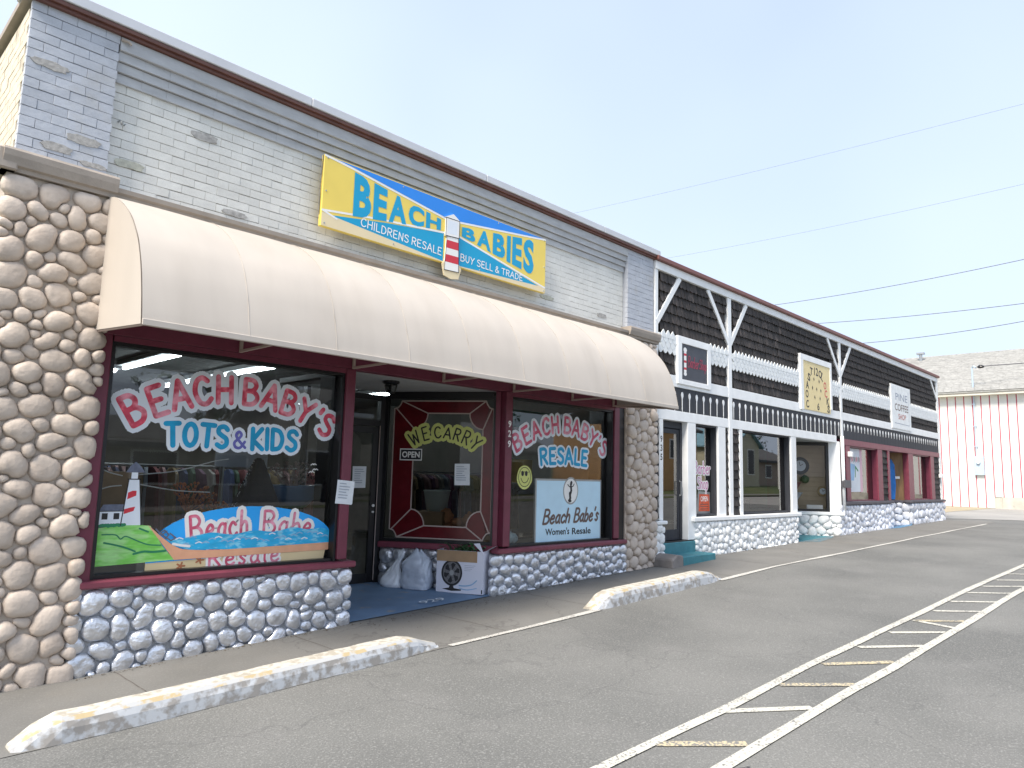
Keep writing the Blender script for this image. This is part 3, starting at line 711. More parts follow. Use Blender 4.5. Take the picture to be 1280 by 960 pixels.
# cobble pillars and bases
pier1 = box('stone_pillar', 1.0, 1.70, -.012, .0, -.2, 3.758, tan_mortar, B1, 0)
FN = Frame((0, -.012, 0), (1, 0, 0), (0, -1, 0))
stones(pier1, FN, .97, 1.775, -.06, 3.75, .034, .112, .056, tan, 21, gap=.0025, vlow=g)
sidef = Frame((1.0, 0, 0), (0, -1, 0), (-1, 0, 0))
pier2 = box('stone_pillar', 9.0, 9.71, -.012, .0, -.1, 3.758, tan_mortar, B1, 0)
stones(pier2, FN, 8.955, 9.765, .16, 3.75, .040, .108, .062, tan, 33, gap=.003, vlow=g)
fb = MB(); fb.box(8.945, 9.0, -.01, .12, .2, 3.75); obj('pillar_return', fb, tan, B1)
base1 = box('window_base', 1.72, 4.16, .0, .22, -.1, .648, silver_mortar, B1, 0)
stones(base1, FF, 1.70, 4.21, -.04, .640, .036, .098, .050, silver, 8, gap=.0035, vlow=g)
fr1 = Frame((4.16, 0, 0), (0, 1, 0), (1, 0, 0)); stones(base1, fr1, .0, .9, .05, .640, .04, .09, .055, silver, 9, gap=.005)
base2 = box('window_base', 6.32, 8.95, .0, .22, .05, .648, silver_mortar, B1, 0)
stones(base2, FF, 6.16, 8.965, .08, .640, .034, .090, .048, silver, 12, gap=.0035, vlow=g)
# angled display wall inside the entrance
A0 = Vector((6.34, .10, 0)); A1 = Vector((5.53, 1.40, 0)); du = (A0-A1).normalized(); LA = (A0-A1).length; dn = Vector((du.y, -du.x, 0))
if dn.y > 0: dn = -dn
AF = Frame(A1, du, dn)          # u runs from the door corner out to the street, s = LA - u
def on_frame_box(mb, fr, u0_, u1_, v0_, v1_, n0_, n1_, m=None): mb.prism([(u0_, v0_), (u1_, v0_), (u1_, v1_), (u0_, v1_)], fr, n0_, n1_, m)
mb = MB(); on_frame_box(mb, AF, 0, LA+.02, .05, .655, -.16, -.02); base3 = obj('display_base', mb, silver_mortar, B1)
stones(base3, Frame(A1-dn*.02, du, dn), .02, LA+.05, .17, .655, .035, .095, .055, silver, 15, gap=.005)
# left side of the entrance
bL = MB(); bL.box(4.03, 4.14, .15, 1.4, 2.60, 2.66); obj('entrance_beam', bL, black, B1)
# maroon joinery
def post(name, x0, x1, y0, y1, z0, z1, m=maroon, b=.008): return box(name, x0, x1, y0, y1, z0, z1, m, B1, b)
post('corner_post', 1.665, 1.832, .002, .16, .64, 2.66)
post('corner_post', 4.032, 4.142, -.012, .16, .73, 2.655)
post('corner_post', 6.372, 6.49, -.012, .17, .73, 2.655)
mb = MB(); on_frame_box(mb, AF, LA-.035, LA+.03, .73, 2.655, -.1, .01); obj('corner_post', mb, maroon, B1, bevel=.006)
post('corner_post', 8.672, 8.80, -.006, .16, .73, 2.655)
post('corner_post', 8.803, 8.944, .01, .16, .655, 3.7, black)
def sill(x0, x1, ls, rs):
    mb = MB(); mb.box(x0, x1, -.055, .10, .650, .712); return obj('window_sill', mb, maroon2, B1, bevel=.014)
sill(1.74, 4.235, 0, 0); sill(6.26, 8.95, 0, 0)
mb = MB(); on_frame_box(mb, AF, .0, LA+.04, .658, .735, -.08, .035); obj('window_sill', mb, maroon2, B1, bevel=.012)
mb = MB(); mb.box(1.665, 8.95, -.004, .13, 2.656, 3.0); mb.box(1.665, 8.95, .03, .13, 3.0, 3.755); obj('header_beam', mb, maroon, B1, bevel=.004)
box('header_trim', 1.84, 4.03, .0, .10, 2.605, 2.652, maroon, B1, 0); box('header_trim', 6.495, 8.67, .0, .10, 2.605, 2.652, maroon, B1, 0)
def window(x0, x1, z0, z1, parent, yg=.12, ft=.028, fm=black, gm=GLASS, name='shop_window', dep=.10):
    fr = MB(); y0 = yg-dep; y1 = yg+.02
    fr.box(x0, x0+ft, y0, y1, z0, z1); fr.box(x1-ft, x1, y0, y1, z0, z1); fr.box(x0+ft, x1-ft, y0+.02, y1, z0, z0+ft); fr.box(x0+ft, x1-ft, y0, y1, z1-ft, z1)
    w_ = obj(name, fr, fm, parent)
    p = MB(); p.flat = True; p.add([(x0+ft, yg, z0+ft), (x1-ft, yg, z0+ft), (x1-ft, yg, z1-ft), (x0+ft, yg, z1-ft)], [(0, 1, 2, 3)])
    obj('pane', p, gm, w_); return w_
W1 = window(1.834, 4.030, .714, 2.604, B1); W2 = window(6.492, 8.670, .714, 2.604, B1)
# deep black reveals seen inside the frames
box('window_jamb', 3.985, 4.03, .141, .42, .72, 2.6, black, B1, 0); box('window_jamb', 8.60, 8.668, .141, .42, .72, 2.6, black, B1, 0)
# lettering on the left pane
GF = fac(.118)
def arcf(z0, z1, z2):   # parabola through t=0, .5, 1
    a = 2*(z0+z2-2*z1); b = z2-z0-a; return lambda t: a*t*t+b*t+z0
base_t = lambda t: 1.915+.33*math.sin(min(1, max(0, t))*math.pi*.92+.05)**.8-.05*t if 0 <= t <= 1 else (1.95 if t < 0 else 1.93)
bt = arcf(1.925, 2.205, 1.93); ht = lambda t: .225-.05*max(0, t-.8)*5*.4
letter_mesh('window_lettering', layout("BEACH BABY'S", 2.06, 3.925, bt, lambda t: .25-.035*t, sp=.15, wob=.06), .046, GF, .0, letred, W1, .125, halo)
b2 = arcf(1.785, 1.795, 1.79)
letter_mesh('window_lettering', layout("TOTS", 2.355, 2.89, b2, lambda t: .19, sp=.16, wob=.04), .045, GF, .002, letcyan, W1, .108, halo)
letter_mesh('window_lettering', layout("&", 2.945, 3.065, b2, lambda t: .15, sp=.1), .026, GF, .0022, letviolet, W1, .085, halo)
letter_mesh('window_lettering', layout("KIDS", 3.12, 3.575, b2, lambda t: .19, sp=.16, wob=-.04), .045, GF, .002, letcyan, W1, .108, halo)
# painted seaside on the left pane
ls = MB(); ls.flat = True; PN = .006
ls.poly([(1.875, .80), (2.50, .817), (2.40, .93), (2.283, 1.109), (2.15, 1.125), (2.0, 1.115), (1.875, 1.10)], GF, PN, grassp)
def sm(P, k=4): return cat(P, k)
ls.poly(sm([(2.26, 1.12), (2.33, 1.06), (2.40, 1.0), (2.5, .93), (2.62, .895), (3.0, .88), (4.0, .895)])+[(4.0, .822), (2.50, .815)], GF, PN+.0004, sandp)
sea = sm([(2.42, .99), (2.6, 1.0), (2.8, 1.035), (3.0, 1.01), (3.2, 1.04), (3.4, 1.02), (3.6, 1.055), (3.75, 1.03), (3.9, 1.04), (4.0, 1.01)], 3)+[(4.0, .895), (3.0, .88), (2.62, .895), (2.5, .93)]
ls.poly(sea, GF, PN+.0008, seap)
for i in range(26):
    q = random.Random(i); x = 2.5+i*.057; z = .93+.07*q.random(); stroke(ls, [(x, z), (x+.03, z+.012), (x+.06, z)], .010, GF, PN+.0014, posterb if i % 3 else halo)
for P in (((2.37, 1.05), (2.42, 1.0), (2.44, 1.03), (2.4, 1.07), (2.37, 1.05)), ((2.40, 1.02), (2.46, .98), (2.5, 1.0), (2.45, 1.04)), ((2.33, 1.08), (2.38, 1.03), (2.42, 1.06))):
    stroke(ls, list(P), .012, GF, PN+.0016, slate)
stroke(ls, [(2.48, .95), (2.55, .935), (2.62, .925)], .02, GF, PN+.0016, signwhite)
for i in range(9): q = random.Random(i+40); x = 1.90+i*.02; stroke(ls, [(x, 1.115+.012*q.random()), (x+.02, 1.125)], .026, GF, PN+.0012, dkgreen)
stroke(ls, sm([(1.92, 1.05), (2.02, 1.045), (2.06, 1.01), (2.10, 1.03), (2.2, .985), (2.28, .955), (2.38, .945)]), .010, GF, PN+.0012, dkgreen)
stroke(ls, sm([(1.94, .985), (2.02, .965), (2.10, .94), (2.18, .905)]), .014, GF, PN+.0012, dkgreen)
stroke(ls, sm([(2.17, .885), (2.25, .90), (2.32, .893), (2.42, .897)]), .018, GF, PN+.0012, dkgreen)
stroke(ls, [(2.2, 1.09), (2.27, 1.06)], .014, GF, PN+.0012, dkgreen)
# lighthouse and keeper's house
ls.poly([(2.05, 1.12), (2.205, 1.118), (2.165, 1.49), (2.085, 1.49)], GF, PN+.001, halo)
for P in ([(2.05, 1.12), (2.083, 1.492)], [(2.207, 1.118), (2.167, 1.492)], [(2.078, 1.495), (2.172, 1.495)]): stroke(ls, P, .008, GF, PN+.002, blk)
ls.poly([(2.083, 1.33), (2.15, 1.36), (2.15, 1.40), (2.12, 1.40), (2.085, 1.385)], GF, PN+.0016, red)
ls.poly([(2.066, 1.21), (2.14, 1.235), (2.15, 1.27), (2.11, 1.262), (2.068, 1.25)], GF, PN+.0016, red)
ls.poly([(2.1, 1.495), (2.15, 1.495), (2.15, 1.55), (2.1, 1.55)], GF, PN+.0011, halo)
ls.poly([(2.055, 1.55), (2.205, 1.55), (2.17, 1.60), (2.125, 1.64), (2.085, 1.60)], GF, PN+.0012, slate)
ls.poly([(1.885, 1.125), (2.05, 1.125), (2.062, 1.235), (1.885, 1.235)], GF, PN+.001, halo)
ls.poly([(1.878, 1.235), (2.07, 1.235), (2.06, 1.29), (1.91, 1.29)], GF, PN+.0012, slate)
for x in (1.905, 1.992): ls.poly([(x, 1.17), (x+.043, 1.17), (x+.043, 1.22), (x, 1.22)], GF, PN+.0016, blk)
for P in ([(1.885, 1.125), (1.885, 1.235), (2.06, 1.235)], [(2.05, 1.125), (2.06, 1.235)]): stroke(ls, P, .006, GF, PN+.002, blk)
# gulls and the long white rope lines painted on the glass
for x, z in ((3.78, 1.66), (3.80, 1.61), (3.76, 1.585)): stroke(ls, [(x-.03, z-.005), (x-.01, z+.012), (x, z), (x+.012, z+.012), (x+.03, z)], .006, GF, PN+.001, signwhite)
obj('painted_seaside', ls, None, W1)
mb = MB()
for P in ([(2.16, 1.53), (2.5, 1.57), (2.8, 1.66), (2.95, 1.69)], [(1.88, 1.58), (1.96, 1.545), (2.06, 1.52)], [(2.2, 1.45), (2.5, 1.40), (2.8, 1.385)], [(1.88, 1.40), (1.97, 1.43), (2.06, 1.44)]):
    mb.tube([fac(.20)(x, z, 0) for x, z in cat(P, 3)], .005, 4)
obj('string_garland', mb, signwhite, W1)
# lettering on the right pane
letter_mesh('window_lettering', layout("BEACH BABY'S", 6.69, 8.575, arcf(1.90, 2.215, 1.91), lambda t: .215, sp=.15, wob=-.03), .043, GF, .0, letpink, W2, .116, halo)
letter_mesh('window_lettering', layout("RESALE", 7.18, 8.165, arcf(1.76, 1.79, 1.77), lambda t: .205, sp=.17, wob=.05), .048, GF, .002, letcyan, W2, .105, halo)
sm_ = MB(); sm_.flat = True
sm_.poly([(6.87+.145*math.cos(t*math.pi/12)*(1+.03*math.sin(t*5)), 1.585+.155*math.sin(t*math.pi/12)) for t in range(24)], GF, 0, smile)
stroke(sm_, [(6.87+.115*math.cos(t*math.pi/12), 1.59+.125*math.sin(t*math.pi/12)) for t in range(25)], .009, GF, .001, blk)
for x in (6.83, 6.90): sm_.poly([(x+.026*math.cos(t*math.pi/6), 1.635+.035*math.sin(t*math.pi/6)) for t in range(12)], GF, .0015, blk)
stroke(sm_, [(6.79, 1.655), (6.95, 1.655)], .008, GF, .002, blk)
stroke(sm_, cat([(6.80, 1.575), (6.83, 1.53), (6.87, 1.515), (6.92, 1.535), (6.945, 1.58)], 3), .009, GF, .002, blk)
obj('smiley_decal', sm_, None, W2)
# --- the angled window with its red leaded border
yy0, yy1 = .775, 2.55
mb = MB(); on_frame_box(mb, AF, .0, .055, .735, 2.6, -.06, .0); on_frame_box(mb, AF, LA-.062, LA-.036, .735, 2.6, -.06, .0)
on_frame_box(mb, AF, .055, LA-.062, 2.56, 2.65, -.06, .0); on_frame_box(mb, AF, .055, LA-.062, .735, .775, -.06, .0); W3 = obj('display_window', mb, black, B1)
pn = MB(); pn.flat = True; pn.poly([(.055, .775), (LA-.062, .775), (LA-.062, 2.56), (.055, 2.56)], AF, -.03); obj('pane', pn, DARKGLASS, W3)
ua, ub, va, vb = LA-1.385, LA-.16, .79, 2.535; ia, ib, ja, jb = LA-1.10, LA-.19-.03+.0, .945, 2.375
ub = LA-.175+.11; ub = LA-.055; ib = LA-.185
ib = LA-.19
bd = MB(); bd.flat = True; RX = .0; 
def bp(P): bd.poly(P, AF, -.026, redglass)
c = .225; ua = LA-1.40
ub2 = LA-.066
ib2 = LA-.20; ia2 = LA-1.12
bp([(ua, va+c*.45), (ua+.06, va+c*.45), (ia2, ja+c*.9), (ia2, jb-c*.9), (ua+.06, vb-c*.45), (ua, vb-c*.45)])
bp([(ub2, vb-c*.45), (ub2-.05, vb-c*.45), (ib2, jb-c*.9), (ib2, ja+c*.9), (ub2-.05, va+c*.45), (ub2, va+c*.45)])
bp([(ua+.10, va), (ub2-.10, va), (ib2-c*.8, ja), (ia2+c*.8, ja)])
bp([(ia2+c*.8, jb), (ib2-c*.8, jb), (ub2-.10, vb), (ua+.10, vb)])
def corner(cu, cv, su, sv, iu, iv):
    """quarter lobe filling a corner: (cu,cv) outer corner, (iu,iv) inner corner"""
    arc = [(iu+su*c*.8*math.sin(t*math.pi/12), iv+sv*c*.9*math.cos(t*math.pi/12)) for t in range(7)]
    P = [(cu+su*.06, cv+sv*c*.45)]+arc+[(cu+su*.10, cv)]
    return P, arc
LNs = []
for cu, cv, su, sv, iu, iv in ((ua, va, 1, 1, ia2, ja), (ub2, va, -1, 1, ib2, ja), (ua, vb, 1, -1, ia2, jb), (ub2, vb, -1, -1, ib2, jb)):
    P, arc = corner(cu, cv, su, sv, iu, iv)
    if su*sv < 0: P = P[::-1]
    bp(P); LNs.append(arc)
    LNs.append([(cu+su*.02, cv+sv*c*.42), (iu, iv+sv*c*.9)]); LNs.append([(cu+su*.11, cv+sv*.005), (iu+su*c*.8, iv)])
    LNs.append(cat([(cu, cv+sv*c*.45), (cu+su*.05, cv+sv*c*.38), (cu+su*.085, cv+sv*.04), (cu+su*.10, cv)], 3))
LNs += [[(ua, va+c*.45), (ua, vb-c*.45)], [(ub2, va+c*.45), (ub2, vb-c*.45)], [(ua+.10, va), (ub2-.10, va)], [(ua+.10, vb), (ub2-.10, vb)],
        [(ia2, ja+c*.9), (ia2, jb-c*.9)], [(ib2, ja+c*.9), (ib2, jb-c*.9)], [(ia2+c*.8, ja), (ib2-c*.8, ja)], [(ia2+c*.8, jb), (ib2-c*.8, jb)]]
for P in LNs: stroke(bd, P, .016, AF, -.0235, tanline)
obj('leaded_border', bd, None, W3)
ws = layout("WE CARRY", LA-1.13, LA-.29, arcf(1.95, 2.06, 1.90), lambda t: .15+.02*math.sin(t*9), sp=.2, wob=.06)
letter_mesh('window_lettering', ws, .020, AF, -.022, blk, W3, .105, smile)
op = MB(); op.flat = True; u_, v_ = LA-1.30, 1.765
op.poly([(u_, v_), (u_+.30, v_), (u_+.30, v_+.15), (u_, v_+.15)], AF, -.0215, signwhite); op.poly([(u_+.012, v_+.012), (u_+.288, v_+.012), (u_+.288, v_+.138), (u_+.012, v_+.138)], AF, -.0210, blk)
ftext(op, 'OPEN', rectfn(u_+.03, u_+.27, v_+.035, v_+.115), AF, -.0205, signwhite, .03); obj('open_sign', op, None, W3)
def paper(parent, fr, u, v, w_, h_, n, tilt=0, lines=7, name='paper_notice', m=papr):
    mb = MB(); mb.flat = True; c_, s_ = math.cos(tilt), math.sin(tilt)
    def T(a, b): return (u+a*c_-b*s_, v+a*s_+b*c_)
    q = random.Random(int(u*100)); nx = 4; vs = []; 
    for j in range(5):
        for i in range(nx+1):
            a, b = w_*i/nx, h_*j/4; vs.append(fr(*T(a, b), n+.004*math.sin(i*1.3+j)*(1 if j in (0, 4) else .3)+.004))
    mb.add(vs, [(j*5+i, j*5+i+1, (j+1)*5+i+1, (j+1)*5+i) for j in range(4) for i in range(nx)], m)
    for k in range(lines):
        v0 = h_*(.86-k*.72/lines); stroke(mb, [T(w_*.12, v0), T(w_*q.uniform(.5, .88), v0)], h_*.028, fr, n+.0105, ink, True)
    return obj(name, mb, None, parent)
paper(W3, AF, LA-.55, 1.465, .20, .27, -.02, .02)
# --- entrance door, set back and facing the street
YD = 1.42
dr = MB(); dr.box(4.40, 5.0-.33, YD-.02, YD+.06, .20, 2.60); dr.box(5.47, 5.58, YD-.03, YD+.06, .20, 2.60); dr.box(4.67, 5.47, YD-.02, YD+.06, 2.19, 2.27); dr.box(4.67, 5.47, YD-.02, YD+.06, 2.53, 2.60)
DOOR = obj('entrance_door', dr, black, B1, bevel=.004)
dl = MB(); dl.box(4.68, 4.80, YD-.01, YD+.03, .22, 2.18); dl.box(5.38, 5.46, YD-.01, YD+.03, .22, 2.18); dl.box(4.80, 5.38, YD-.01, YD+.03, .22, .34); dl.box(4.80, 5.38, YD-.01, YD+.03, 2.10, 2.18); obj('door_leaf', dl, black, DOOR, bevel=.004)
dp = MB(); dp.flat = True; dp.add([(4.8, YD, .34), (5.38, YD, .34), (5.38, YD, 2.10), (4.8, YD, 2.10)], [(0, 1, 2, 3)]); dp.add([(4.67, YD, 2.27), (5.47, YD, 2.27), (5.47, YD, 2.53), (4.67, YD, 2.53)], [(0, 1, 2, 3)]); obj('pane', dp, DARKGLASS, DOOR)
DF = fac(YD-.002)
dlk = MB(); dlk.lathe([(.018, 0), (.018, .02), (0, .02)], (5.42, YD-.012, 1.18), 10, axis='y'); dlk.lathe([(.014, 0), (.014, .02), (0, .02)], (5.42, YD-.012, 1.10), 10, axis='y'); obj('door_lock', dlk, signwhite, DOOR)
box('door_seal', 5.463, 5.472, YD-.032, YD-.022, .25, 2.2, tanline, DOOR, 0)
paper(DOOR, DF, 5.10, 1.40, .20, .27, .004, .01); paper(DOOR, DF, 4.90, 1.40, .17, .27, .004, 0); paper(DOOR, DF, 4.90, 1.74, .15, .24, .004, 0); paper(DOOR, DF, 4.98, 1.20, .14, .08, .004, 0, 2)
box('door_threshold', 4.40, 5.56, YD-.10, YD+.06, .17, .215, greysill, B1, .006)
# left display side of the entrance
mb = MB(); mb.box(4.10, 4.15, .16, .20, .7, 2.6); mb.box(4.35, 4.42, 1.32, 1.40, .2, 2.6); mb.box(4.14, 4.2, .1, .3, .0, .7); obj('entrance_jamb', mb, black, B1)
mb = MB(); mb.flat = True; mb.add([(4.12, .2, .72), (4.38, 1.36, .72), (4.38, 1.36, 2.6), (4.12, .2, 2.6)], [(0, 1, 2, 3)]); obj('side_pane', mb, DARKGLASS, B1)
mb = MB(); mb.box(4.03, 6.4, .14, 1.5, 2.60+.055, 2.70); obj('entrance_soffit', mb, soffit_m, B1)
# sloping blue floor
mb = MB(); mb.add([(4.18, -.02, g(4.2)+.010), (6.36, -.02, g(6.36)+.010), (6.4, .3, .215), (5.6, 1.45, .225), (4.3, 1.45, .22), (4.18, .3, .15)], [(0, 1, 2, 3, 4, 5)]); ef = obj('entrance_floor', mb, bluefloor, B1)
mb = MB(); mb.flat = True
fl = Frame((0, 0, 0), (1, 0, 0), (0, 0, 1))
ftext(mb, '929', lambda a, b: (5.20+.34*a, .04+.11*b), lambda u, v, n=0: Vector((u, v, g(u)+.012+.030+.05*(v+.02)*1.2+n)), 0, posterw, .0)
obj('painted_number', mb, None, ef)
# ceiling lantern
LT = thing('porch_lantern', 'small black glass lantern fixed under the entrance ceiling', 'lantern', (4.92, .45, 2.65))
mb = MB(); mb.lathe([(0, 0), (.10, 0), (.10, -.02), (.085, -.03), (.03, -.035), (0, -.035)], (4.92, .45, 2.652), 12); obj('canopy', mb, black, LT)
mb = MB(); mb.lathe([(.075, -.035), (.078, -.05), (.0, -.05)], (4.92, .45, 2.652), 6)
for j in range(6):
    t = 2*math.pi*j/6; mb.tube([(4.92+.078*math.cos(t), .45+.078*math.sin(t), 2.605), (4.92+.052*math.cos(t), .45+.052*math.sin(t), 2.52)], .005, 4)
mb.lathe([(0, -.125), (.055, -.125), (.055, -.135), (0, -.14)], (4.92, .45, 2.652), 6); obj('lantern_cage', mb, black, LT)
mb = MB(); mb.lathe([(.072, -.05), (.048, -.125)], (4.92, .45, 2.652), 6); obj('lantern_glass', mb, DARKGLASS, LT)
# house number on the post
mb = MB(); mb.flat = True
for ch, z in (('9', 2.205), ('2', 2.085), ('9', 1.955)): ftext(mb, ch, rectfn(6.408, 6.462, z, z+.085), FF, .0145, signwhite, .03)
obj('house_number', mb, None, B1)
# note taped on the post
paper(B1, fac(-.016), 3.965, 1.285, .20, .235, .0, -.08, 6)
# interior
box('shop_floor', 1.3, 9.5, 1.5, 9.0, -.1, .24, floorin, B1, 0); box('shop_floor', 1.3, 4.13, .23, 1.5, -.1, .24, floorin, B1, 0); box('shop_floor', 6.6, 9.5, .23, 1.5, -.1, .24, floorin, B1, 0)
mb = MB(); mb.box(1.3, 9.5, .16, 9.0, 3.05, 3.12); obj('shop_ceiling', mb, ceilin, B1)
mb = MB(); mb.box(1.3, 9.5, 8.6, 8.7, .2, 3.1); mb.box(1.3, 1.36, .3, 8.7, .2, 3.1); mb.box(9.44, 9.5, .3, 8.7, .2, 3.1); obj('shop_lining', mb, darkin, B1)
mb = MB(); mb.box(1.84, 4.0, .16, .9, .64, .70); mb.box(6.42, 8.66, .16, .9, .64, .70); obj('window_shelf', mb, mat('window_shelf_board', (.14, .12, .10), .7), B1)
mb = MB(); mb.poly([(.0, .70), (LA, .70), (LA, .70), (0, .70)], AF); 
def gr_u(u, n, z): return AF(u, z, n)
mb = MB(); on_frame_box(mb, AF, .05, LA-.1, .69, .735, -.5, -.065); obj('window_shelf', mb, mat('window_shelf_board', (.14, .12, .10), .7), B1)
for x, y0, lab in ((3.33, 2.35, 'lit tube light nearest the top left corner of the big window'), (3.33, 4.9, 'lit tube light deeper in line with the one at the top left'),
                   (4.55, 2.4, 'lit tube light above the word BABYS in the big window'), (4.55, 5.0, 'lit tube light deeper in the shop above the word BEACH'),
                   (7.4, 2.6, 'lit tube light behind the right window'), (7.4, 5.2, 'deepest lit tube light behind the right window')):
    fx = thing('ceiling_light', lab, 'ceiling light', (x, y0, 3.0), 'fluorescent fittings on the shop ceiling')
    mb = MB(); mb.box(x-.09, x+.09, y0, y0+2.25, 2.99, 3.048); obj('fitting', mb, soffit_m, fx)
    mb = MB(); mb.tube([(x, y0+.05, 2.962), (x, y0+2.2, 2.962)], .028, 6); obj('tube', mb, tube_m, fx)
#PART3
# ------------------------------------------------------------------ awning
AW = thing('awning', 'long cream vinyl awning with a rounded quarter-circle profile over the shop windows', 'awning', (5.2, 0, 2.66))
prof = [(0.0, 3.765), (-.17, 3.73), (-.32, 3.66), (-.47, 3.575), (-.61, 3.475), (-.72, 3.37), (-.82, 3.25), (-.90, 3.11), (-.96, 2.96), (-1.01, 2.79), (-1.045, 2.62), (-1.05, 2.585)]
prof = cat(prof, 2)
AX0, AX1, NP = 1.695, 8.72, 9
def aw_panel(x0, x1, i):
    mb = MB(); n = 8; k = len(prof); q = random.Random(i)
    for a in range(n+1):
        t = a/n; x = x0+(x1-x0)*t; bul = .010*math.sin(math.pi*t)
        for j, (y, z) in enumerate(prof):
            jj = j/(k-1); nx = -math.sin(jj*1.5); nz = math.cos(jj*1.5); b = bul*math.sin(math.pi*min(1, jj*1.1+.05))
            mb.v.append((x, y+nx*-b*-1-.0015*math.sin(j*1.7+i), z+nz*b))
    for a in range(n):
        for j in range(k-1): mb.f.append((a*k+j, (a+1)*k+j, (a+1)*k+j+1, a*k+j+1)); mb.m.append(0)
    return mb
xs = [AX0+(AX1-AX0)*i/NP for i in range(NP+1)]
for i in range(NP): obj('awning_panel', aw_panel(xs[i], xs[i+1], i), awn, AW, smooth=True)
for i in range(1, NP):
    mb = MB(); mb.tube([(xs[i], y-.001, z+.003) for y, z in prof], .0022, 4); obj('awning_seam', mb, awn, AW, smooth=True)
for x, s_ in ((AX0-.002, -1), (AX1+.002, 1)):
    mb = MB(); P = [(x, 0, 2.668)]+[(x, y, z) for y, z in prof[::-1]]; mb.add(P, [tuple(range(len(P)))]); mb.add([(x+s_*.006, y, z) for _, y, z in P], [tuple(range(len(P)))]); obj('awning_end', mb, awn, AW)
mb = MB(); mb.box(AX0, AX1, -1.058, -1.045, 2.578, 2.625); obj('awning_hem', mb, awn, AW, bevel=.004)
mb = MB(); mb.tube([(x, y+.006, z) for x, y, z in [(AX0+.01, 0, 2.665), (AX0+.01, -1.04, 2.585)]], .012, 6); mb.tube([(AX0, -1.035, 2.59), (AX1, -1.035, 2.59)], .014, 6)
mb.tube([(AX1-.01, 0, 2.665), (AX1-.01, -1.04, 2.585)], .012, 6); obj('frame_bar', mb, awn_in, AW)
for x in (2.89, 4.10, 5.32, 6.49, 7.66, 8.62):
    mb = MB(); mb.box(x-.014, x+.014, -.03, -.006, 2.655, 2.76); mb.box(x-.012, x+.012, -1.03, -.008, 2.656, 2.678); obj('awning_bracket', mb, awn_in, AW, bevel=.002)
# ------------------------------------------------------------------ main sign
SG = thing('shop_sign', 'long yellow and blue sign reading BEACH BABIES with a little lighthouse', 'sign', (5.3, -.02, 4.42))
SF = fac(-.045)
mb = MB(); mb.prism([(3.60, 4.055), (7.01, 4.045), (7.01, 4.795), (3.60, 4.81)], SF, -.05, 0); obj('sign_board', mb, yel, SG, bevel=.004)
s = MB(); s.flat = True; n_ = .0006
def sp(P, m, n=n_): s.poly(P, SF, n, m)
sp([(3.605, 4.06), (7.0, 4.05), (7.0, 4.135), (6.85, 4.13), (5.4, 4.10), (5.2, 4.10), (3.605, 4.20)], cream)
# lower blue blades
sp([(3.70, 4.19), (5.21, 4.065), (5.21, 4.40), (4.4, 4.30)], signcyan, n_+.0004)
sp([(5.44, 4.065), (6.87, 4.12), (6.2, 4.26), (5.44, 4.42)], signcyan, n_+.0004)
# upper blue
sp([(3.66, 4.80), (3.93, 4.78), (5.21, 4.60), (5.44, 4.60), (6.9, 4.775), (6.96, 4.792)], signblue, n_+.0004)
for P, w_ in (([(3.61, 4.80), (3.93, 4.765), (5.22, 4.585)], .022), ([(3.61, 4.22), (4.3, 4.315), (5.22, 4.41)], .022), ([(3.61, 4.22), (3.78, 4.17)], .02),
              ([(5.43, 4.595), (6.85, 4.765), (7.0, 4.785)], .022), ([(5.43, 4.425), (6.2, 4.275), (6.86, 4.145), (7.0, 4.12)], .022)):
    stroke(s, P, w_, SF, n_+.0012, signwhite)
def wedge(u0, u1, t0, t1, b0, b1): return lambda a, b: (u0+(u1-u0)*a, (b0+(b1-b0)*a)*(1-b)+(t0+(t1-t0)*a)*b)
def spread(text, u0, u1, top, bot, ws, m, bold, gap=.03):
    tot = sum(ws)+gap*(len(ws)-1); u = u0; k = (u1-u0)/tot
    for ch, w_ in zip(text, ws):
        a, b = u, u+w_*k; ftext(s, ch, wedge(a, b, top(a), top(b), bot(a), bot(b)), SF, n_+.002, m, bold); u = b+gap*k
top1 = lambda u: 4.735+(u-3.97)*(4.555-4.735)/(5.16-3.97); bot1 = lambda u: 4.255+(u-3.97)*(4.425-4.255)/(5.16-3.97)
top2 = lambda u: 4.555+(u-5.5)*(4.715-4.555)/(6.75-5.5); bot2 = lambda u: 4.435+(u-5.5)*(4.235-4.435)/(6.75-5.5)
spread('BEACH', 3.965, 5.16, top1, bot1, (.25, .2, .27, .25, .25), signcyan, .045)
spread('BABIES', 5.49, 6.77, top2, bot2, (.22, .24, .22, .07, .18, .2), signcyan, .045)
bw1 = lambda t: 4.185-.10*t-.0; lw = []
for st in layout('CHILDRENS RESALE', 4.07, 5.18, lambda t: 4.18-.052*t, lambda t: .085, sp=.16, wob=.02): stroke(s, st, .012, SF, n_+.003, signwhite)
for st in layout('BUY SELL & TRADE', 5.48, 6.56, lambda t: 4.135-.015*t+.0, lambda t: .085-.012*t, sp=.16, wob=.02): stroke(s, st, .012, SF, n_+.003, signwhite)
obj('sign_painting', s, None, SG)
lh = MB(); lh.prism([(5.19, 4.03), (5.225, 3.90), (5.33, 3.875), (5.45, 3.895), (5.49, 4.02), (5.45, 4.08), (5.23, 4.08)], SF, 0, .012, cream)
lh.prism([(5.222, 3.965), (5.445, 3.975), (5.425, 4.385), (5.245, 4.385)], SF, .001, .018, signwhite)
lh.prism([(5.222, 4.375), (5.432, 4.39), (5.432, 4.60), (5.222, 4.595)], SF, .002, .022, signwhite)
lh.prism([(5.21, 4.60), (5.44, 4.605), (5.335, 4.665)], SF, .001, .019, signwhite)
ln = MB(); ln.flat = True
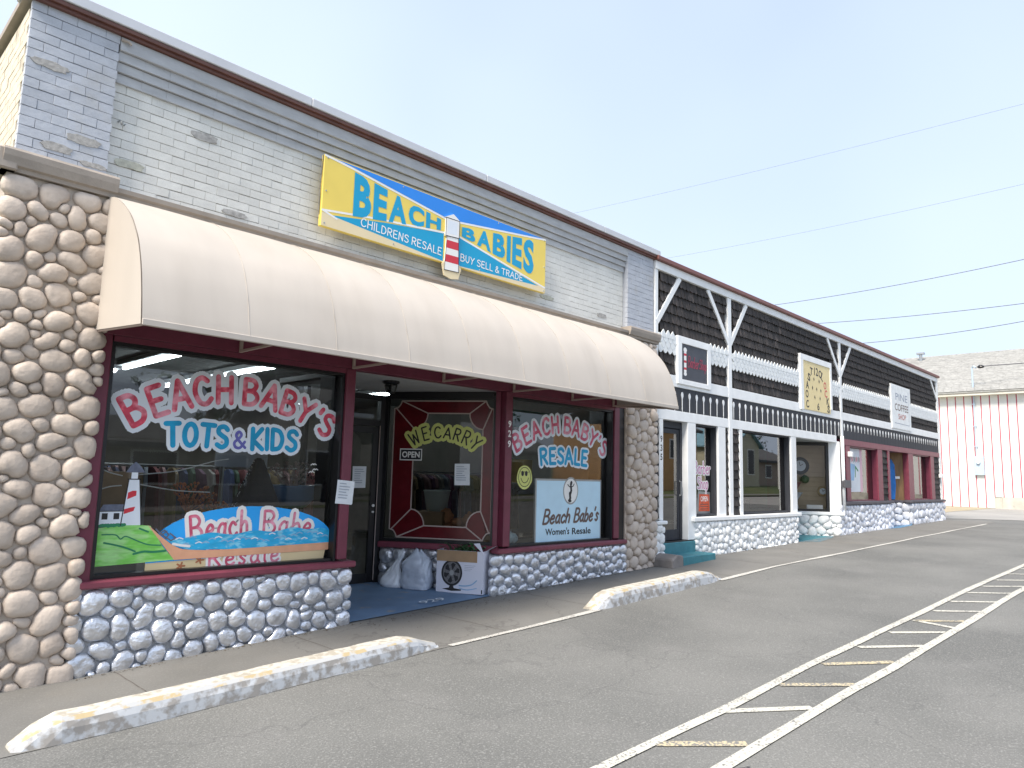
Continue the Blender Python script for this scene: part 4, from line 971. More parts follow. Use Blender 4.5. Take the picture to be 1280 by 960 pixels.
ln.poly([(5.238, 4.235), (5.432, 4.24), (5.426, 4.335), (5.243, 4.33)], SF, .0185, red); ln.poly([(5.229, 4.065), (5.440, 4.07), (5.436, 4.16), (5.233, 4.155)], SF, .0185, red)
for P in ([(5.222, 3.965), (5.245, 4.38)], [(5.445, 3.975), (5.427, 4.38)], [(5.222, 3.965), (5.445, 3.975)]): stroke(ln, P, .008, SF, .0190, blk)
for P in ([(5.222, 4.375), (5.432, 4.39), (5.432, 4.60), (5.222, 4.595), (5.222, 4.375)],): stroke(ln, P, .009, SF, .0225, blk)
ln.poly([(5.25, 4.41), (5.40, 4.42), (5.40, 4.575), (5.25, 4.57)], SF, .0222, halo)
lt = obj('lighthouse_cutout', lh, None, SG); obj('lighthouse_painting', ln, None, lt)
mb = MB()
for u, v in ((3.64, 4.78), (6.98, 4.77), (3.64, 4.09), (6.98, 4.075), (4.5, 4.09), (5.8, 4.09), (4.6, 4.775), (6.1, 4.77), (3.64, 4.43), (6.98, 4.4)): mb.lathe([(.010, 0), (.008, .004), (0, .005)], (u, -.046, v), 8, axis='y')
obj('screw_heads', mb, steel, SG)
mb = MB(); mb.tube([(3.595, -.03, 4.80), (3.585, -.02, 4.5), (3.595, -.01, 4.2), (3.62, -.005, 4.12)], .005, 5); obj('sign_wire', mb, cable_m, SG)

# ------------------------------------------------------------------ things at the entrance
zf = lambda y, x=5.9: g(x)+.012+max(0, y)*.05
def boxpt(P0, P1, P2): return P0, P1, P2
# fan carton: front face parallel to the angled window
cx0, cy0 = 6.08, .02
du2 = (Vector((6.08, .02, 0))-Vector((5.80, .55, 0))).normalized(); dn2 = Vector((du2.y, -du2.x, 0)); 
if dn2.y > 0: dn2 = -dn2
CFr = Frame(Vector((5.80, .55, 0)), du2, dn2); zb = .185; W_, H_, DD = .60, .50, .30
CB = thing('fan_carton', 'open white carton with a black fan pictured on it, leafy plants inside', 'box', (5.94, .3, zb))
mb = MB(); on_frame_box(mb, CFr, 0, W_, zb, zb+H_, -.012, 0); on_frame_box(mb, CFr, 0, W_, zb, zb+H_, -DD, -DD+.012); on_frame_box(mb, CFr, 0, .012, zb, zb+H_, -DD+.0125, -.0125); on_frame_box(mb, CFr, W_-.012, W_, zb, zb+H_, -DD+.0125, -.0125); on_frame_box(mb, CFr, .0125, W_-.0125, zb, zb+.02, -DD+.0125, -.0125)
obj('carton_walls', mb, boxwhite, CB)
fl_ = MB()
def flap(a, b, c_, d_): fl_.add([a, b, c_, d_], [(0, 1, 2, 3)])
z1 = zb+H_
fl_.prism([(0, z1-.13), (W_-.08, z1-.13), (W_-.08, z1-.001), (0, z1-.001)], CFr, .0005, .006)
fl_.add([CFr(.02, z1, -DD), CFr(W_, z1, -DD), CFr(W_+.01, z1+.17, -DD-.02), CFr(.03, z1+.19, -DD-.02)], [(0, 1, 2, 3)])
obj('carton_flap', fl_, cardboard, CB)
mb = MB(); mb.add([CFr(W_, z1, -.03), CFr(W_, z1, -DD+.03), CFr(W_+.10, z1+.06, -DD+.05), CFr(W_+.10, z1+.06, -.05)], [(0, 1, 2, 3)]); mb.add([CFr(W_-.02, z1-.01, .005), CFr(W_+.004, z1-.03, .005), CFr(W_-.06, z1+.10, -.02), CFr(W_-.14, z1+.09, -.02)], [(0, 1, 2, 3)]); obj('carton_flap', mb, boxwhite, CB)
pr = MB(); pr.flat = True
fcu, fcv = .20, zb+.235
pr.poly([(fcu+.135*math.cos(t*math.pi/14), fcv+.155*math.sin(t*math.pi/14)) for t in range(28)], CFr, .0010, blk)
pr.poly([(fcu+.112*math.cos(t*math.pi/14), fcv+.130*math.sin(t*math.pi/14)) for t in range(28)], CFr, .0016, mat('fan_grille_grey', (.16, .16, .17), .5))
for k in range(6):
    a = k*math.pi/3+.3
    pr.poly([(fcu+.03*math.cos(a), fcv+.03*math.sin(a)), (fcu+.10*math.cos(a-.30), fcv+.118*math.sin(a-.30)), (fcu+.105*math.cos(a+.10), fcv+.122*math.sin(a+.10)), (fcu+.09*math.cos(a+.35), fcv+.10*math.sin(a+.35))], CFr, .0022, blk)
for rr in (.05, .08): stroke(pr, [(fcu+rr*math.cos(t*math.pi/12), fcv+rr*1.16*math.sin(t*math.pi/12)) for t in range(25)], .003, CFr, .0028, blk, True)
pr.poly([(fcu+.028*math.cos(t*math.pi/8), fcv+.032*math.sin(t*math.pi/8)) for t in range(16)], CFr, .0036, steel)
pr.poly([(fcu-.12, zb+.04), (fcu-.02, zb+.062), (fcu+.13, zb+.045), (fcu+.12, zb+.03), (fcu, zb+.022)], CFr, .0012, blk); pr.poly([(fcu-.035, zb+.05), (fcu+.035, zb+.05), (fcu+.02, zb+.09), (fcu-.02, zb+.09)], CFr, .0013, blk)
for i in range(4): stroke(pr, [(.36, z1-.17-i*.02), (.36+.14-.02*i, z1-.17-i*.02)], .004, CFr, .001, ink, True)
stroke(pr, cat([(.30, zb+.09), (.38, zb+.09), (.46, zb+.11), (.52, zb+.16)]), .014, CFr, .001, posterb); stroke(pr, cat([(.30, zb+.06), (.40, zb+.045), (.52, zb+.07)]), .010, CFr, .001, posterb)
pr.poly([(W_-.02, zb+.01), (W_-.005, zb+.01), (W_-.005, zb+.055), (W_-.02, zb+.055)], CFr, .001, blk)
obj('printed_fan', pr, None, CB)
pl = MB(); q = random.Random(4)
for i in range(46):
    a = q.uniform(0, 6.28); b0 = CFr(W_/2+q.uniform(-.2, .2), z1-.06, -DD/2+q.uniform(-.08, .08)); l = q.uniform(.10, .22)
    d = Vector((math.cos(a), math.sin(a), q.uniform(.2, 1.))).normalized(); sd = d.cross(Vector((0, 0, 1))).normalized()*q.uniform(.012, .026)
    p = [b0, b0+d*l*.4+Vector((0, 0, .04)), b0+d*l*.8+Vector((0, 0, .03)), b0+d*l+Vector((0, 0, -.01))]
    vs = [p[0], p[1]-sd, p[1]+sd, p[2]-sd, p[2]+sd, p[3]]; pl.add(vs, [(0, 1, 2), (1, 3, 4, 2), (3, 5, 4)])
PT = tag(obj('potted_plants', pl, leafg), 'dark green leafy plants poking out of the fan carton', 'plant')
# bags
def bag(name, label, cx, cy, z0, w_, d_, h_, ang, seed, m, prof_, lean, wrk=1., e=.7):
    q = random.Random(seed); mb = MB(); k = 44; lev = len(prof_)*3-3; ph = [q.uniform(0, 6) for _ in range(12)]
    for i in range(lev+1):
        t = i/lev; f_ = t*(len(prof_)-1); a0 = min(int(f_), len(prof_)-2); pr_ = prof_[a0]+(prof_[a0+1]-prof_[a0])*(f_-a0)
        for j in range(k):
            a = 2*math.pi*j/k; c_, s_ = math.cos(a), math.sin(a)
            x = math.copysign(abs(c_)**e, c_)*w_/2*pr_; y = math.copysign(abs(s_)**e, s_)*d_/2*pr_
            fold = abs(math.sin(4*a+ph[0]+3*math.sin(t*5+ph[1])))**.6*.10+abs(math.sin(7*a+ph[2]-t*11))*.06+.05*math.sin(2*a+ph[3]+t*13)
            wr = 1+wrk*(fold-.08)*(.5+t)+q.uniform(-.010, .010)
            X, Y = x*wr+lean*w_*t*t, y*wr; dz = .02*math.sin(3*a+ph[4])*t+.012*math.sin(8*a+ph[5])*t
            mb.v.append((cx+X*math.cos(ang)-Y*math.sin(ang), cy+X*math.sin(ang)+Y*math.cos(ang), z0+h_*t+dz))
    for i in range(lev):
        for j in range(k): mb.f.append((i*k+j, i*k+(j+1) % k, (i+1)*k+(j+1) % k, (i+1)*k+j)); mb.m.append(0)
    mb.f.append(tuple(range(k-1, -1, -1))); mb.m.append(0); mb.f.append(tuple(range(lev*k, lev*k+k))); mb.m.append(0)
    return tag(obj(name, mb, m, None, smooth=True), label, 'bag')
ang = math.atan2(du2.y, du2.x)
bag('tied_plastic_bag', 'small knotted white plastic bag slumped nearest the shop door', 5.545, 1.08, .205, .30, .22, .44, ang, 3, bagw, (.95, 1.05, 1.0, .92, .80, .66, .55, .42, .30, .22, .16, .24, .20, .05), .45, 1.5, .85)
bag('grocery_bag', 'full pale grey plastic sack standing between the knotted bag and the carton', 5.70, .80, .198, .36, .24, .46, ang, 8, bagg, (.94, 1., 1., 1.01, 1., .99, .98, .97, .96, .93, .86, .72, .55, .38, .2), .0, .9, .5)

# ------------------------------------------------------------------ things inside the windows
OS = thing('oval_sign', 'blue oval sign reading Beach Babe with tan foot reading Resale, behind painted sand', 'sign', (3.2, .15, .72))
OF = fac(.1195)
mb = MB(); mb.prism([(3.17+.86*math.cos(math.pi*t/20), .94+.32*math.sin(math.pi*t/20)) for t in range(21)][::1]+[(2.31, .88), (4.03, .88)], OF, -.02, 0, ovalb)
mb.prism([(2.27, .715), (3.95, .725), (3.98, .88), (2.27, .86)], OF, -.021, .001, ovaltan); obj('oval_board', mb, None, OS)
mb = MB(); mb.flat = True; mb.poly([(2.27, .80), (3.97, .84), (3.98, .868), (2.27, .858)], OF, .0018, ovalb)
for x, z in ((2.56, .76), (2.72, .80)):
    for k in range(5): a = k*1.257; stroke(mb, [(x, z), (x+.035*math.cos(a), z+.03*math.sin(a))], .014, OF, .003, orange_leaf)
obj('sign_painting', mb, None, OS)
letter_mesh('sign_lettering', layout('Beach', 2.63, 3.15, lambda t: .96+.045*t, lambda t: .22, sp=.16, wob=.06)+layout('Babe', 3.29, 3.80, lambda t: 1.0-.03*t, lambda t: .22-.02*t, sp=.16, wob=.06), .027, OF, .002, letpink, OS, .098, signwhite)
letter_mesh('sign_lettering', layout('Resale', 2.80, 3.47, lambda t: .735+.012*t, lambda t: .15, sp=.2, wob=.04), .022, OF, .004, letpink, OS, .065, signwhite)
BS = thing('resale_board', 'pale blue board reading Beach Babe\'s Women\'s Resale leaning inside the right window', 'sign', (7.8, .22, .72))
BF = fac(.1195)
mb = MB(); mb.box(7.11, 8.50, .1195, .145, .72, 1.55, paleblue); obj('board', mb, None, BS)
mb = MB(); mb.box(7.085, 7.112, .1185, .145, .72, 1.575); mb.box(8.498, 8.52, .1185, .145, .72, 1.575); mb.box(7.112, 8.498, .1185, .145, 1.55, 1.575); obj('board_frame', mb, steel, BS)
mb = MB(); mb.flat = True
el = lambda a, b: [(7.82+a*math.cos(t*math.pi/14), 1.415+b*math.sin(t*math.pi/14)) for t in range(29)]
mb.poly(el(.165, .19)[:-1], BF, .0010, steel); mb.poly(el(.145, .168)[:-1], BF, .0018, signwhite)
for P, w_ in (([(7.83, 1.53), (7.82, 1.50)], .045), ([(7.82, 1.48), (7.83, 1.42), (7.81, 1.37)], .04), ([(7.80, 1.38), (7.81, 1.31), (7.79, 1.275)], .045), ([(7.75, 1.50), (7.79, 1.47), (7.83, 1.465), (7.87, 1.48), (7.89, 1.51)], .014), ([(7.80, 1.30), (7.82, 1.26)], .014), ([(7.77, 1.285), (7.83, 1.275)], .02)): stroke(mb, P, w_, BF, .003, blk)
for st in layout('Beach', 7.24, 7.80, lambda t: .975+.01*t, lambda t: .185, slant=.28, sp=.10, rot=False): stroke(mb, st, .036, BF, .002, steel); stroke(mb, st, .025, BF, .0034, brownink)
for st in layout("Babe's", 7.89, 8.44, lambda t: .985+.01*t, lambda t: .185, slant=.28, sp=.10, rot=False): stroke(mb, st, .036, BF, .002, steel); stroke(mb, st, .025, BF, .0034, brownink)
ftext(mb, "Women's", rectfn(7.30, 7.80, .822, .915), BF, .002, blk, .02); ftext(mb, "Resale", rectfn(7.86, 8.28, .815, .905), BF, .002, blk, .02)
obj('board_lettering', mb, None, BS)
# green exchange sign hung high inside
tag(box('hanging_banner', 6.95, 8.1, .60, .62, 2.28, 2.52, mat('green_banner', (.06, .22, .16), .6), None), 'green banner hung high inside the right window above the lettering', 'banner')
def lump(mb, c, r, q, m, sx=1, sy=1, sz=1):
    k, l = 10, 7; vs = []
    for i in range(l+1):
        ph = math.pi*i/l
        for j in range(k):
            a = 2*math.pi*j/k; rr = r*q.uniform(.88, 1.1); vs.append((c[0]+rr*sx*math.sin(ph)*math.cos(a), c[1]+rr*sy*math.sin(ph)*math.sin(a), c[2]+rr*sz*math.cos(ph)))
    mb.add(vs, [(i*k+j, i*k+(j+1) % k, (i+1)*k+(j+1) % k, (i+1)*k+j) for i in range(l) for j in range(k)], m)
# plush toy, bucket and carton behind the angled window
P = lambda u, z, n: AF(u, z, n)
q = random.Random(9)
PL = MB(); lump(PL, P(LA-.74, 1.04, -.30), .125, q, None, 1, .8, .95); lump(PL, P(LA-.56, .99, -.28), .085, q, None, 1.5, .8, .7); lump(PL, P(LA-.42, 1.02, -.24), .08, q, None); lump(PL, P(LA-.40, 1.10, -.24), .035, q, None); lump(PL, P(LA-.64, .86, -.30), .14, q, None, 2.0, .7, .8)
tag(obj('plush_toy', PL, plush, None, True), 'orange plush toy lying behind the red bordered window', 'toy')
BK = MB(); b0 = P(LA-.88, 1.12, -.34); BK.lathe([(.0, 0), (.13, 0), (.175, .26), (.185, .265), (.175, .27), (.125, .01)], b0, 20)
tag(obj('metal_bucket', BK, mat('pale_bucket_metal', (.62, .68, .66), .5, metal=.1), None, True), 'pale metal bucket above the carton behind the red bordered window', 'bucket')
mb = MB(); on_frame_box(mb, AF, LA-1.10, LA-.72, .735, 1.115, -.46, -.10); tag(obj('cardboard_box', mb, cardboard), 'plain cardboard carton under the metal bucket in the display', 'box')
# bowls, twigs and garlands in the left window
def lump_obj(name, label, catg, items, m, smooth=True):
    mb = MB(); q = random.Random(len(label))
    for c, r, sx, sy, sz in items: lump(mb, c, r, q, None, sx, sy, sz)
    return tag(obj(name, mb, m, None, smooth), label, catg)
bw = MB(); bw.lathe([(0, 0), (.16, .0), (.26, .10), (.29, .22), (.295, .235), (.28, .22), (.24, .10), (0, .02)], (4.05, 1.0, 1.20), 20); bw.lathe([(.05, -.52), (.03, -.5), (.03, .0), (.08, .01)], (4.05, 1.0, 1.20), 10); bw.lathe([(.18, -.50), (.18, -.52), (0, -.52)], (4.05, 1.0, 1.2), 14)
tag(obj('glass_bowl', bw, mat('pale_blue_bowl', (.12, .20, .32), .3), None, True), 'pale blue bowl on a stand behind the left window glass', 'bowl')
def twigs(name, label, x, y, z, s_, seed, m, n=26):
    q = random.Random(seed); mb = MB()
    for i in range(n):
        a = q.uniform(0, 6.28); p = Vector((x, y, z)); P_ = [p]
        d = Vector((math.cos(a)*.7, math.sin(a)*.5, 1)).normalized()
        for k in range(4): d = (d+Vector((q.uniform(-.5, .5), q.uniform(-.5, .5), q.uniform(-.2, .3)))).normalized(); p = p+d*s_*.25; P_.append(p)
        mb.tube(P_, .0035, 3)
        for k in range(3): lump(mb, P_[-1-k], .013, q, None)
    return tag(obj(name, mb, m), label, 'decoration')
twigs('coral_sprig', 'copper twig decoration standing left of centre behind the big window', 2.75, .55, 1.18, .30, 2, orange_leaf)
twigs('coral_sprig', 'smaller copper twig decoration just right of the first one', 2.98, .60, 1.10, .22, 5, orange_leaf, 14)
twigs('coral_sprig', 'pale twig decoration rising from the blue bowl', 4.05, 1.0, 1.38, .34, 7, mat('pale_twig', (.40, .30, .28), .6), 30)
tr_ = MB(); q = random.Random(12)
for i in range(420):
    t = q.random()**.7; a = q.uniform(0, 6.28); rr = .36*(1-t*.85)
    x, y, z = 3.62+rr*math.cos(a), .95+rr*.6*math.sin(a), .95+.75*t; e = .006
    tr_.add([(x-e, y, z), (x, y, z-e), (x+e, y, z), (x, y, z+e)], [(0, 1, 2, 3)])
st_ = thing('net_tree', 'dark net tree dotted with tiny white beads behind the left window', 'decoration', (3.62, .95, .70))
mb = MB(); mb.lathe([(.36, .25), (.05, 1.0), (.02, 1.02)], (3.62, .95, .70), 16); mb.lathe([(.03, 0), (.03, .3)], (3.62, .95, .70), 8); obj('net_cone', mb, mat('dark_net', (.04, .04, .045), .9), st_); tag(obj('beads', tr_, signwhite, st_), kind='stuff')
tag(box('cardboard_box', 1.95, 2.28, .45, .85, 1.10, 1.55, cardboard, None), 'tall tan box at the left edge of the big window', 'box')
tag(box('display_block', 1.90, 2.30, .40, .90, .70, 1.095, mat('grey_display_block', (.22, .22, .21), .8), None), 'plain grey display block carrying the tan box behind the glass', 'display block')
tag(box('wall_notice', 3.35, 3.95, 1.4, 1.42, 1.62, 1.90, posterw, None), 'hanging white notice behind the TOTS and KIDS lettering', 'notice')
# clothes rails
cols = [(.22, .08, .08), (.07, .09, .17), (.34, .32, .29), (.10, .15, .11), (.28, .21, .12), (.18, .10, .16), (.05, .05, .06), (.26, .29, .33), (.32, .2, .2)]
cm = [mat('garment_cloth_%s' % n, c_, .9, var=.15, vs=12) for n, c_ in zip(('red', 'navy', 'grey', 'green', 'ochre', 'plum', 'black', 'blue', 'rose'), cols)]
garv = []
for k in range(4):
    mb = MB(); q = random.Random(k+50); n = 7
    prf = [(-.20, .0), (-.23, -.15), (-.17, -.18), (-.19, -.45), (-.22, -.75), (0, -.78), (.22, -.74), (.19, -.45), (.17, -.18), (.23, -.15), (.20, 0), (.06, .07), (-.06, .07)]
    for s_ in (-1, 1): mb.v += [(s_*.022+q.uniform(-.008, .008), a, b) for a, b in prf]
    L_ = len(prf); mb.f = [tuple(range(L_)), tuple(range(2*L_-1, L_-1, -1))]+[(i, i+L_, (i+1) % L_+L_, (i+1) % L_) for i in range(L_)]; mb.m = [0]*len(mb.f)
    garv.append([mb.mesh('garment', c_) for c_ in cm])
for ri, (x0, x1, y, lab) in enumerate(((1.8, 4.2, 3.2, 'clothes rail of mixed garments deep behind the left window'), (4.7, 6.6, 4.2, 'clothes rail of mixed garments behind the entrance door'), (6.7, 9.2, 2.6, 'clothes rail of bright garments behind the right window'), (2.2, 5.0, 6.0, 'farthest clothes rail at the back of the shop'))):
    rk = thing('clothes_rail', lab, 'clothes rail', ((x0+x1)/2, y, .24)); q = random.Random(ri)
    mb = MB(); mb.tube([(x0, y, 1.62), (x1, y, 1.62)], .014, 6)
    for x in (x0, x1): mb.tube([(x, y, .25), (x, y, 1.63)], .014, 6); mb.tube([(x, y-.25, .255), (x, y+.25, .255)], .014, 6)
    obj('rail_frame', mb, steel, rk); x = x0+.08
    while x < x1-.05:
        gm = link('garment', q.choice(q.choice(garv)), rk, (x, y, 1.52)); gm.rotation_euler.z = q.uniform(-.25, .25); gm.scale.z = q.uniform(.8, 1.15); x += q.uniform(.07, .13)
# bright soft goods low in the right window
lump_obj('stuffed_toys', 'white and pastel soft toys at the lower left of the right window', 'toys', [((6.62, .35, .82), .10, 1, 1, 1), ((6.78, .32, .80), .09, 1.2, 1, 1), ((6.95, .38, .78), .07, 1, 1, 1), ((6.60, .34, .98), .08, .8, 1, 1.3)], mat('pastel_cloth', (.45, .58, .62), .9, var=.3, vs=9, c2=(.6, .6, .6), c2s=6))
lump_obj('stuffed_toy', 'white and blue soft toy standing by the yellow smiling face', 'toy', [((6.60, .40, 1.38), .12, .9, 1, 1.2), ((6.64, .42, 1.55), .07, 1, 1, 1)], mat('pale_blue_cloth', (.34, .44, .58), .9, var=.3, vs=9))
lump_obj('gift_bag', 'orange and pink wrapped goods right of the pale blue board', 'goods', [((8.56, .30, 1.10), .055, .8, 1, 1), ((8.57, .30, .86), .06, .8, 1, 1)], mat('pink_orange_cloth', (.6, .2, .18), .9, var=.3, vs=9, c2=(.55, .16, .3), c2s=5))
lump_obj('soft_parcel', 'pale crumpled parcel stacked right of the pale blue board', 'goods', [((8.57, .32, 1.35), .08, .7, 1, 1.8), ((8.57, .32, .98), .05, .8, 1, 1)], mat('pale_cloth', (.5, .58, .62), .9, var=.3, vs=9))
tag(box('yellow_poster', 7.3, 8.2, 1.2, 1.22, 1.5, 1.85, mat('yellow_brown_poster', (.42, .28, .08), .7, var=.3, vs=4), None), 'mustard poster standing behind RESALE lettering', 'poster')
#PART4
# ================================================================== SECOND BUILDING (black shingles and white trim)
B2 = thing('shingled_shop_building', 'long low shop row with black shingles, white trim and a scalloped band', 'building', (18, 3, .4))
X0, X1, YB = 9.745, 26.66, .05
mb = MB(); mb.box(X0, X1, .06, .2, 2.70, 5.1); obj('front_wall', mb, shingle_back, B2)
mb = MB(); mb.box(X0+.01, X0+.06, .21, 14, .1, 5.0); mb.box(X1-.2, X1, .21, 14, .3, 5.1); mb.box(X0+.06, X1-.2, 13.8, 14, .1, 5.0); obj('side_wall', mb, wtrim, B2)
box('flat_roof', X0+.06, X1-.2, .21, 13.8, 4.7, 4.8, cap_m, B2)
def trim(name, x0, x1, z0, z1, y0=-.012, y1=.055, m=wtrim, b=.005): return box(name, x0, x1, y0, y1, z0, z1, m, B2, b)
trim('fascia', X0, X1, 5.03, 5.168, -.03); mb = MB(); mb.box(X0-.02, X1+.06, -.085, .3, 5.17, 5.245); obj('red_flashing', mb, mat('red_brown_metal', (.20, .075, .06), .5), B2, bevel=.008)
fp = trim('corner_board', X0, 9.835, 2.745, 5.028); trim('corner_board', 12.20, 12.335, .98, 5.028, -.018); trim('corner_board', 17.82, 17.95, 2.745, 5.028, -.018); trim('corner_board', 26.50, X1, .62, 5.028, -.018)
for xa, xb in ((9.836, 12.198), (12.337, 17.818), (17.952, 26.498)): trim('band_board', xa, xb, 3.14, 3.33, -.014)
for xa, xb in ((9.836, 12.198), (12.337, 17.52)): trim('header_board', xa, xb, 2.575, 2.742, -.01, .16)
trim('header_board', X0, 9.835, 2.575, 2.742, -.008, .16)
trim('header_board', 17.953, 26.498, 2.545, 2.69, -.014, .16, maroon2)
for xa, za, xb, zb in ((9.80, 4.15, 10.52, 5.03), (12.23, 4.16, 11.47, 5.03), (12.31, 4.16, 12.98, 5.03), (17.85, 4.22, 17.12, 5.03), (17.92, 4.22, 18.65, 5.03), (26.55, 4.42, 25.88, 5.03)):
    d = Vector((xb-xa, zb-za)).normalized(); n = Vector((-d.y, d.x))*.048; mb = MB()
    P = [(xa-n.x, za-n.y), (xb-n.x, zb-n.y), (xb+n.x, zb+n.y), (xa+n.x, za+n.y)]
    if n.x*d.y-n.y*d.x > 0: P = P[::-1]
    mb.prism(P, FF, -.03, .0165); obj('diagonal_brace', mb, wtrim, B2, bevel=.003)
# shingles
def shingle(w_, h_, q, rounded=True):
    mb = MB(); k = 5; P = []
    for i in range(k+1):
        t = i/k; dz = .016*(1-math.sin(math.pi*t)) if rounded else q.uniform(0, .005); P.append((w_*t, -dz if False else dz))
    n = len(P); th = .016
    vs = [(x, -.034, z) for x, z in P]+[(w_, -.002, h_), (0, -.002, h_)]+[(x, -.034+th, z) for x, z in P]
    fs = [tuple(range(n))+(n, n+1)]+[(i+1, i, n+2+i, n+3+i) for i in range(n-1)]+[(n-1, n, n+2+n-1), (0, n+2, n+1)]
    mb.add(vs, fs); return mb
qs = random.Random(3); variants = [shingle(.098+.004*i, .215, qs) for i in range(6)]; vmesh = [v.mesh('shingle', shingle_m) for v in variants]
cells = []
HR = .1655
def shrow(xa, xb, z, skip=()):
    x = xa+qs.uniform(0, .05)-.05
    while x < xb-.03:
        k = qs.randrange(6); w_ = .098+.004*k
        if x >= xa-.001 and x+w_ <= xb+.04 and not any(a-.02 < x+w_/2 < b+.02 and c_-.02 < z+.08 < d+.02 for a, b, c_, d in skip): cells.append((x, z+qs.uniform(-.006, .006), k))
        x += w_+.007
SK = [(10.39, 11.50, 3.2, 4.02), (15.43, 17.23, 3.3, 4.44), (21.68, 23.46, 3.35, 4.46)]
for seg in ((9.84, 12.19), (12.34, 17.81), (17.96, 26.49)):
    for r_ in range(6): shrow(seg[0], seg[1], 4.035+r_*HR, SK)
    for r_ in range(2): shrow(seg[0], seg[1], 3.345+r_*HR, SK)
cells.sort(); rest = MB(); FWALL = obj('shingle_cladding', (lambda b: (b.box(9.9, 26.4, .05, .058, 3.4, 4.95), b)[1])(MB()), shingle_back, B2)
for i, (x, z, k) in enumerate(cells):
    dy = qs.uniform(-.004, .004)
    if i < 285: o = link('shingle', vmesh[k], FWALL, (x, .03+dy, z)); o.rotation_euler.y = qs.uniform(-.012, .012)
    else: rest.add([(p[0]+x, p[1]+.03+dy, p[2]+z) for p in variants[k].v], variants[k].f)
tag(obj('shingle_courses', rest, shingle_m, B2), kind='stuff')
# white scalloped band
sc_ = MB(); back = MB(); back.box(9.84, 26.49, .0, .055, 3.72, 3.99); obj('scallop_backing', back, wtrim, B2)
def scal(x, z, w_, h_, y, down=True):
    P = []
    for i in range(7):
        t = i/6; P.append((w_*t, -h_*.36*math.sin(math.pi*t)))
    if down: P2 = [(x+a, z+b) for a, b in P]+[(x+w_, z+h_*.64), (x, z+h_*.64)]
    else: P2 = [(x, z), (x+w_, z), (x+w_, z+h_*.45), (x+w_/2, z+h_*.95), (x, z+h_*.45)]
    sc_.prism(P2, fac(y), -.016, 0)
def inskip(x, z): return any(a-.03 < x < b+.03 and c_ < z < d for a, b, c_, d in SK)
for seg in ((9.84, 12.19), (12.34, 17.81), (17.96, 26.49)):
    for r_, (z, y, dn) in enumerate(((3.745, -.012, True), (3.835, -.016, True), (3.925, -.020, True), (3.955, -.024, False))):
        w_ = .142; x = seg[0]+(w_/2 if r_ % 2 == 1 else 0)
        while x+w_ < seg[1]+.03:
            if not inskip(x+w_/2, z): scal(x+.006, z-.03, w_-.012, .14, y, dn)
            x += w_
tag(obj('scallop_band', sc_, wscal, B2), kind='stuff')
# cut-out board with white spoon shapes
for xa, xb in ((9.836, 12.198), (12.337, 17.818), (17.952, 26.498)):
    x = xa
    while x < xb-.01: x2 = min(x+.24, xb); box('slate_board', x, x2-.004, .0, .055, 2.744 if xa < 17 else 2.692, 3.138, cutboard, B2, .003); x = x2
def spoon(long_):
    mb = MB(); P = []
    hd = [(.0, .10), (.022, .09), (.036, .06), (.034, .03), (.018, .0)]
    stem = [(.010, -.02), (.008, -.20 if long_ else -.04), (.0, -.235 if long_ else -.07)]
    R_ = hd+stem; P = [(a, b) for a, b in R_]+[(-a, b) for a, b in R_[::-1][1:-1]]
    mb.prism(P[::-1], FF, 0, .006); return mb.mesh('spoon_ornament', wtrim)
sl_, ss_ = spoon(True), spoon(False); xx = [9.87+.2385*i for i in range(10)]+[12.41+.2405*i for i in range(23)]
for x in xx:
    if x < 17.8: link('spoon_ornament', sl_, B2, (x, 0, 2.975))
x = 18.07
while x < 26.45: link('spoon_ornament', ss_, B2, (x, 0, 2.965)); x += .24
# signs on the second building
T1 = thing('barber_sign', 'square black sign with red script Barber Shop and striped pole in white frame', 'sign', (10.95, -.03, 3.6))
mb = MB(); mb.box(10.39, 10.52, -.045, .03, 3.20, 4.02); mb.box(11.385, 11.50, -.045, .03, 3.20, 4.02); mb.box(10.52, 11.385, -.045, .03, 3.90, 4.02); mb.box(10.52, 11.385, -.045, .03, 3.20, 3.285); obj('sign_frame', mb, wtrim, T1, bevel=.004)
mb = MB(); mb.box(10.52, 11.385, -.028, .03, 3.285, 3.90); obj('sign_board', mb, mat('dark_slate_board', (.05, .055, .07), .5, var=.2, vs=5), T1)
TF = fac(-.03); s = MB(); s.flat = True
for k in range(9): s.poly([(10.60, 3.42+.04*k), (10.68, 3.42+.04*k), (10.68, 3.46+.04*k), (10.60, 3.46+.04*k)], TF, .0005, (signwhite, red, signwhite)[k % 3])
s.poly([(10.64+.055*math.cos(t*math.pi/8), 3.80+.045*math.sin(t*math.pi/8)) for t in range(16)], TF, .001, signwhite); s.poly([(10.64+.05*math.cos(t*math.pi/8), 3.39+.035*math.sin(t*math.pi/8)) for t in range(16)], TF, .001, signwhite)
for t_, a, b, z, h in (('Barber', 10.72, 11.08, 3.52, .19), ('Shop', 11.10, 11.36, 3.53, .17)):
    for st in layout(t_, a, b, lambda t: z, lambda t: h, slant=.15, sp=.08, rot=False): stroke(s, st, .017, TF, .002, mat('faded_red_script', (.38, .04, .08), .5))
obj('sign_lettering', s, None, T1)
T2 = thing('clock_sign', 'cream clock face sign spelling COAST CLOCKS around the dial', 'sign', (16.3, -.03, 3.9))
mb = MB(); mb.box(15.43, 15.58, -.05, .03, 3.20, 4.43); mb.box(17.13, 17.23, -.05, .03, 3.32, 4.43); mb.box(15.58, 17.13, -.05, .03, 4.30, 4.43); obj('sign_frame', mb, wtrim, T2, bevel=.004)
mb = MB(); mb.box(15.58, 17.13, -.035, .03, 3.22, 4.30); obj('sign_board', mb, clockc, T2)
TF = fac(-.037); s = MB(); s.flat = True
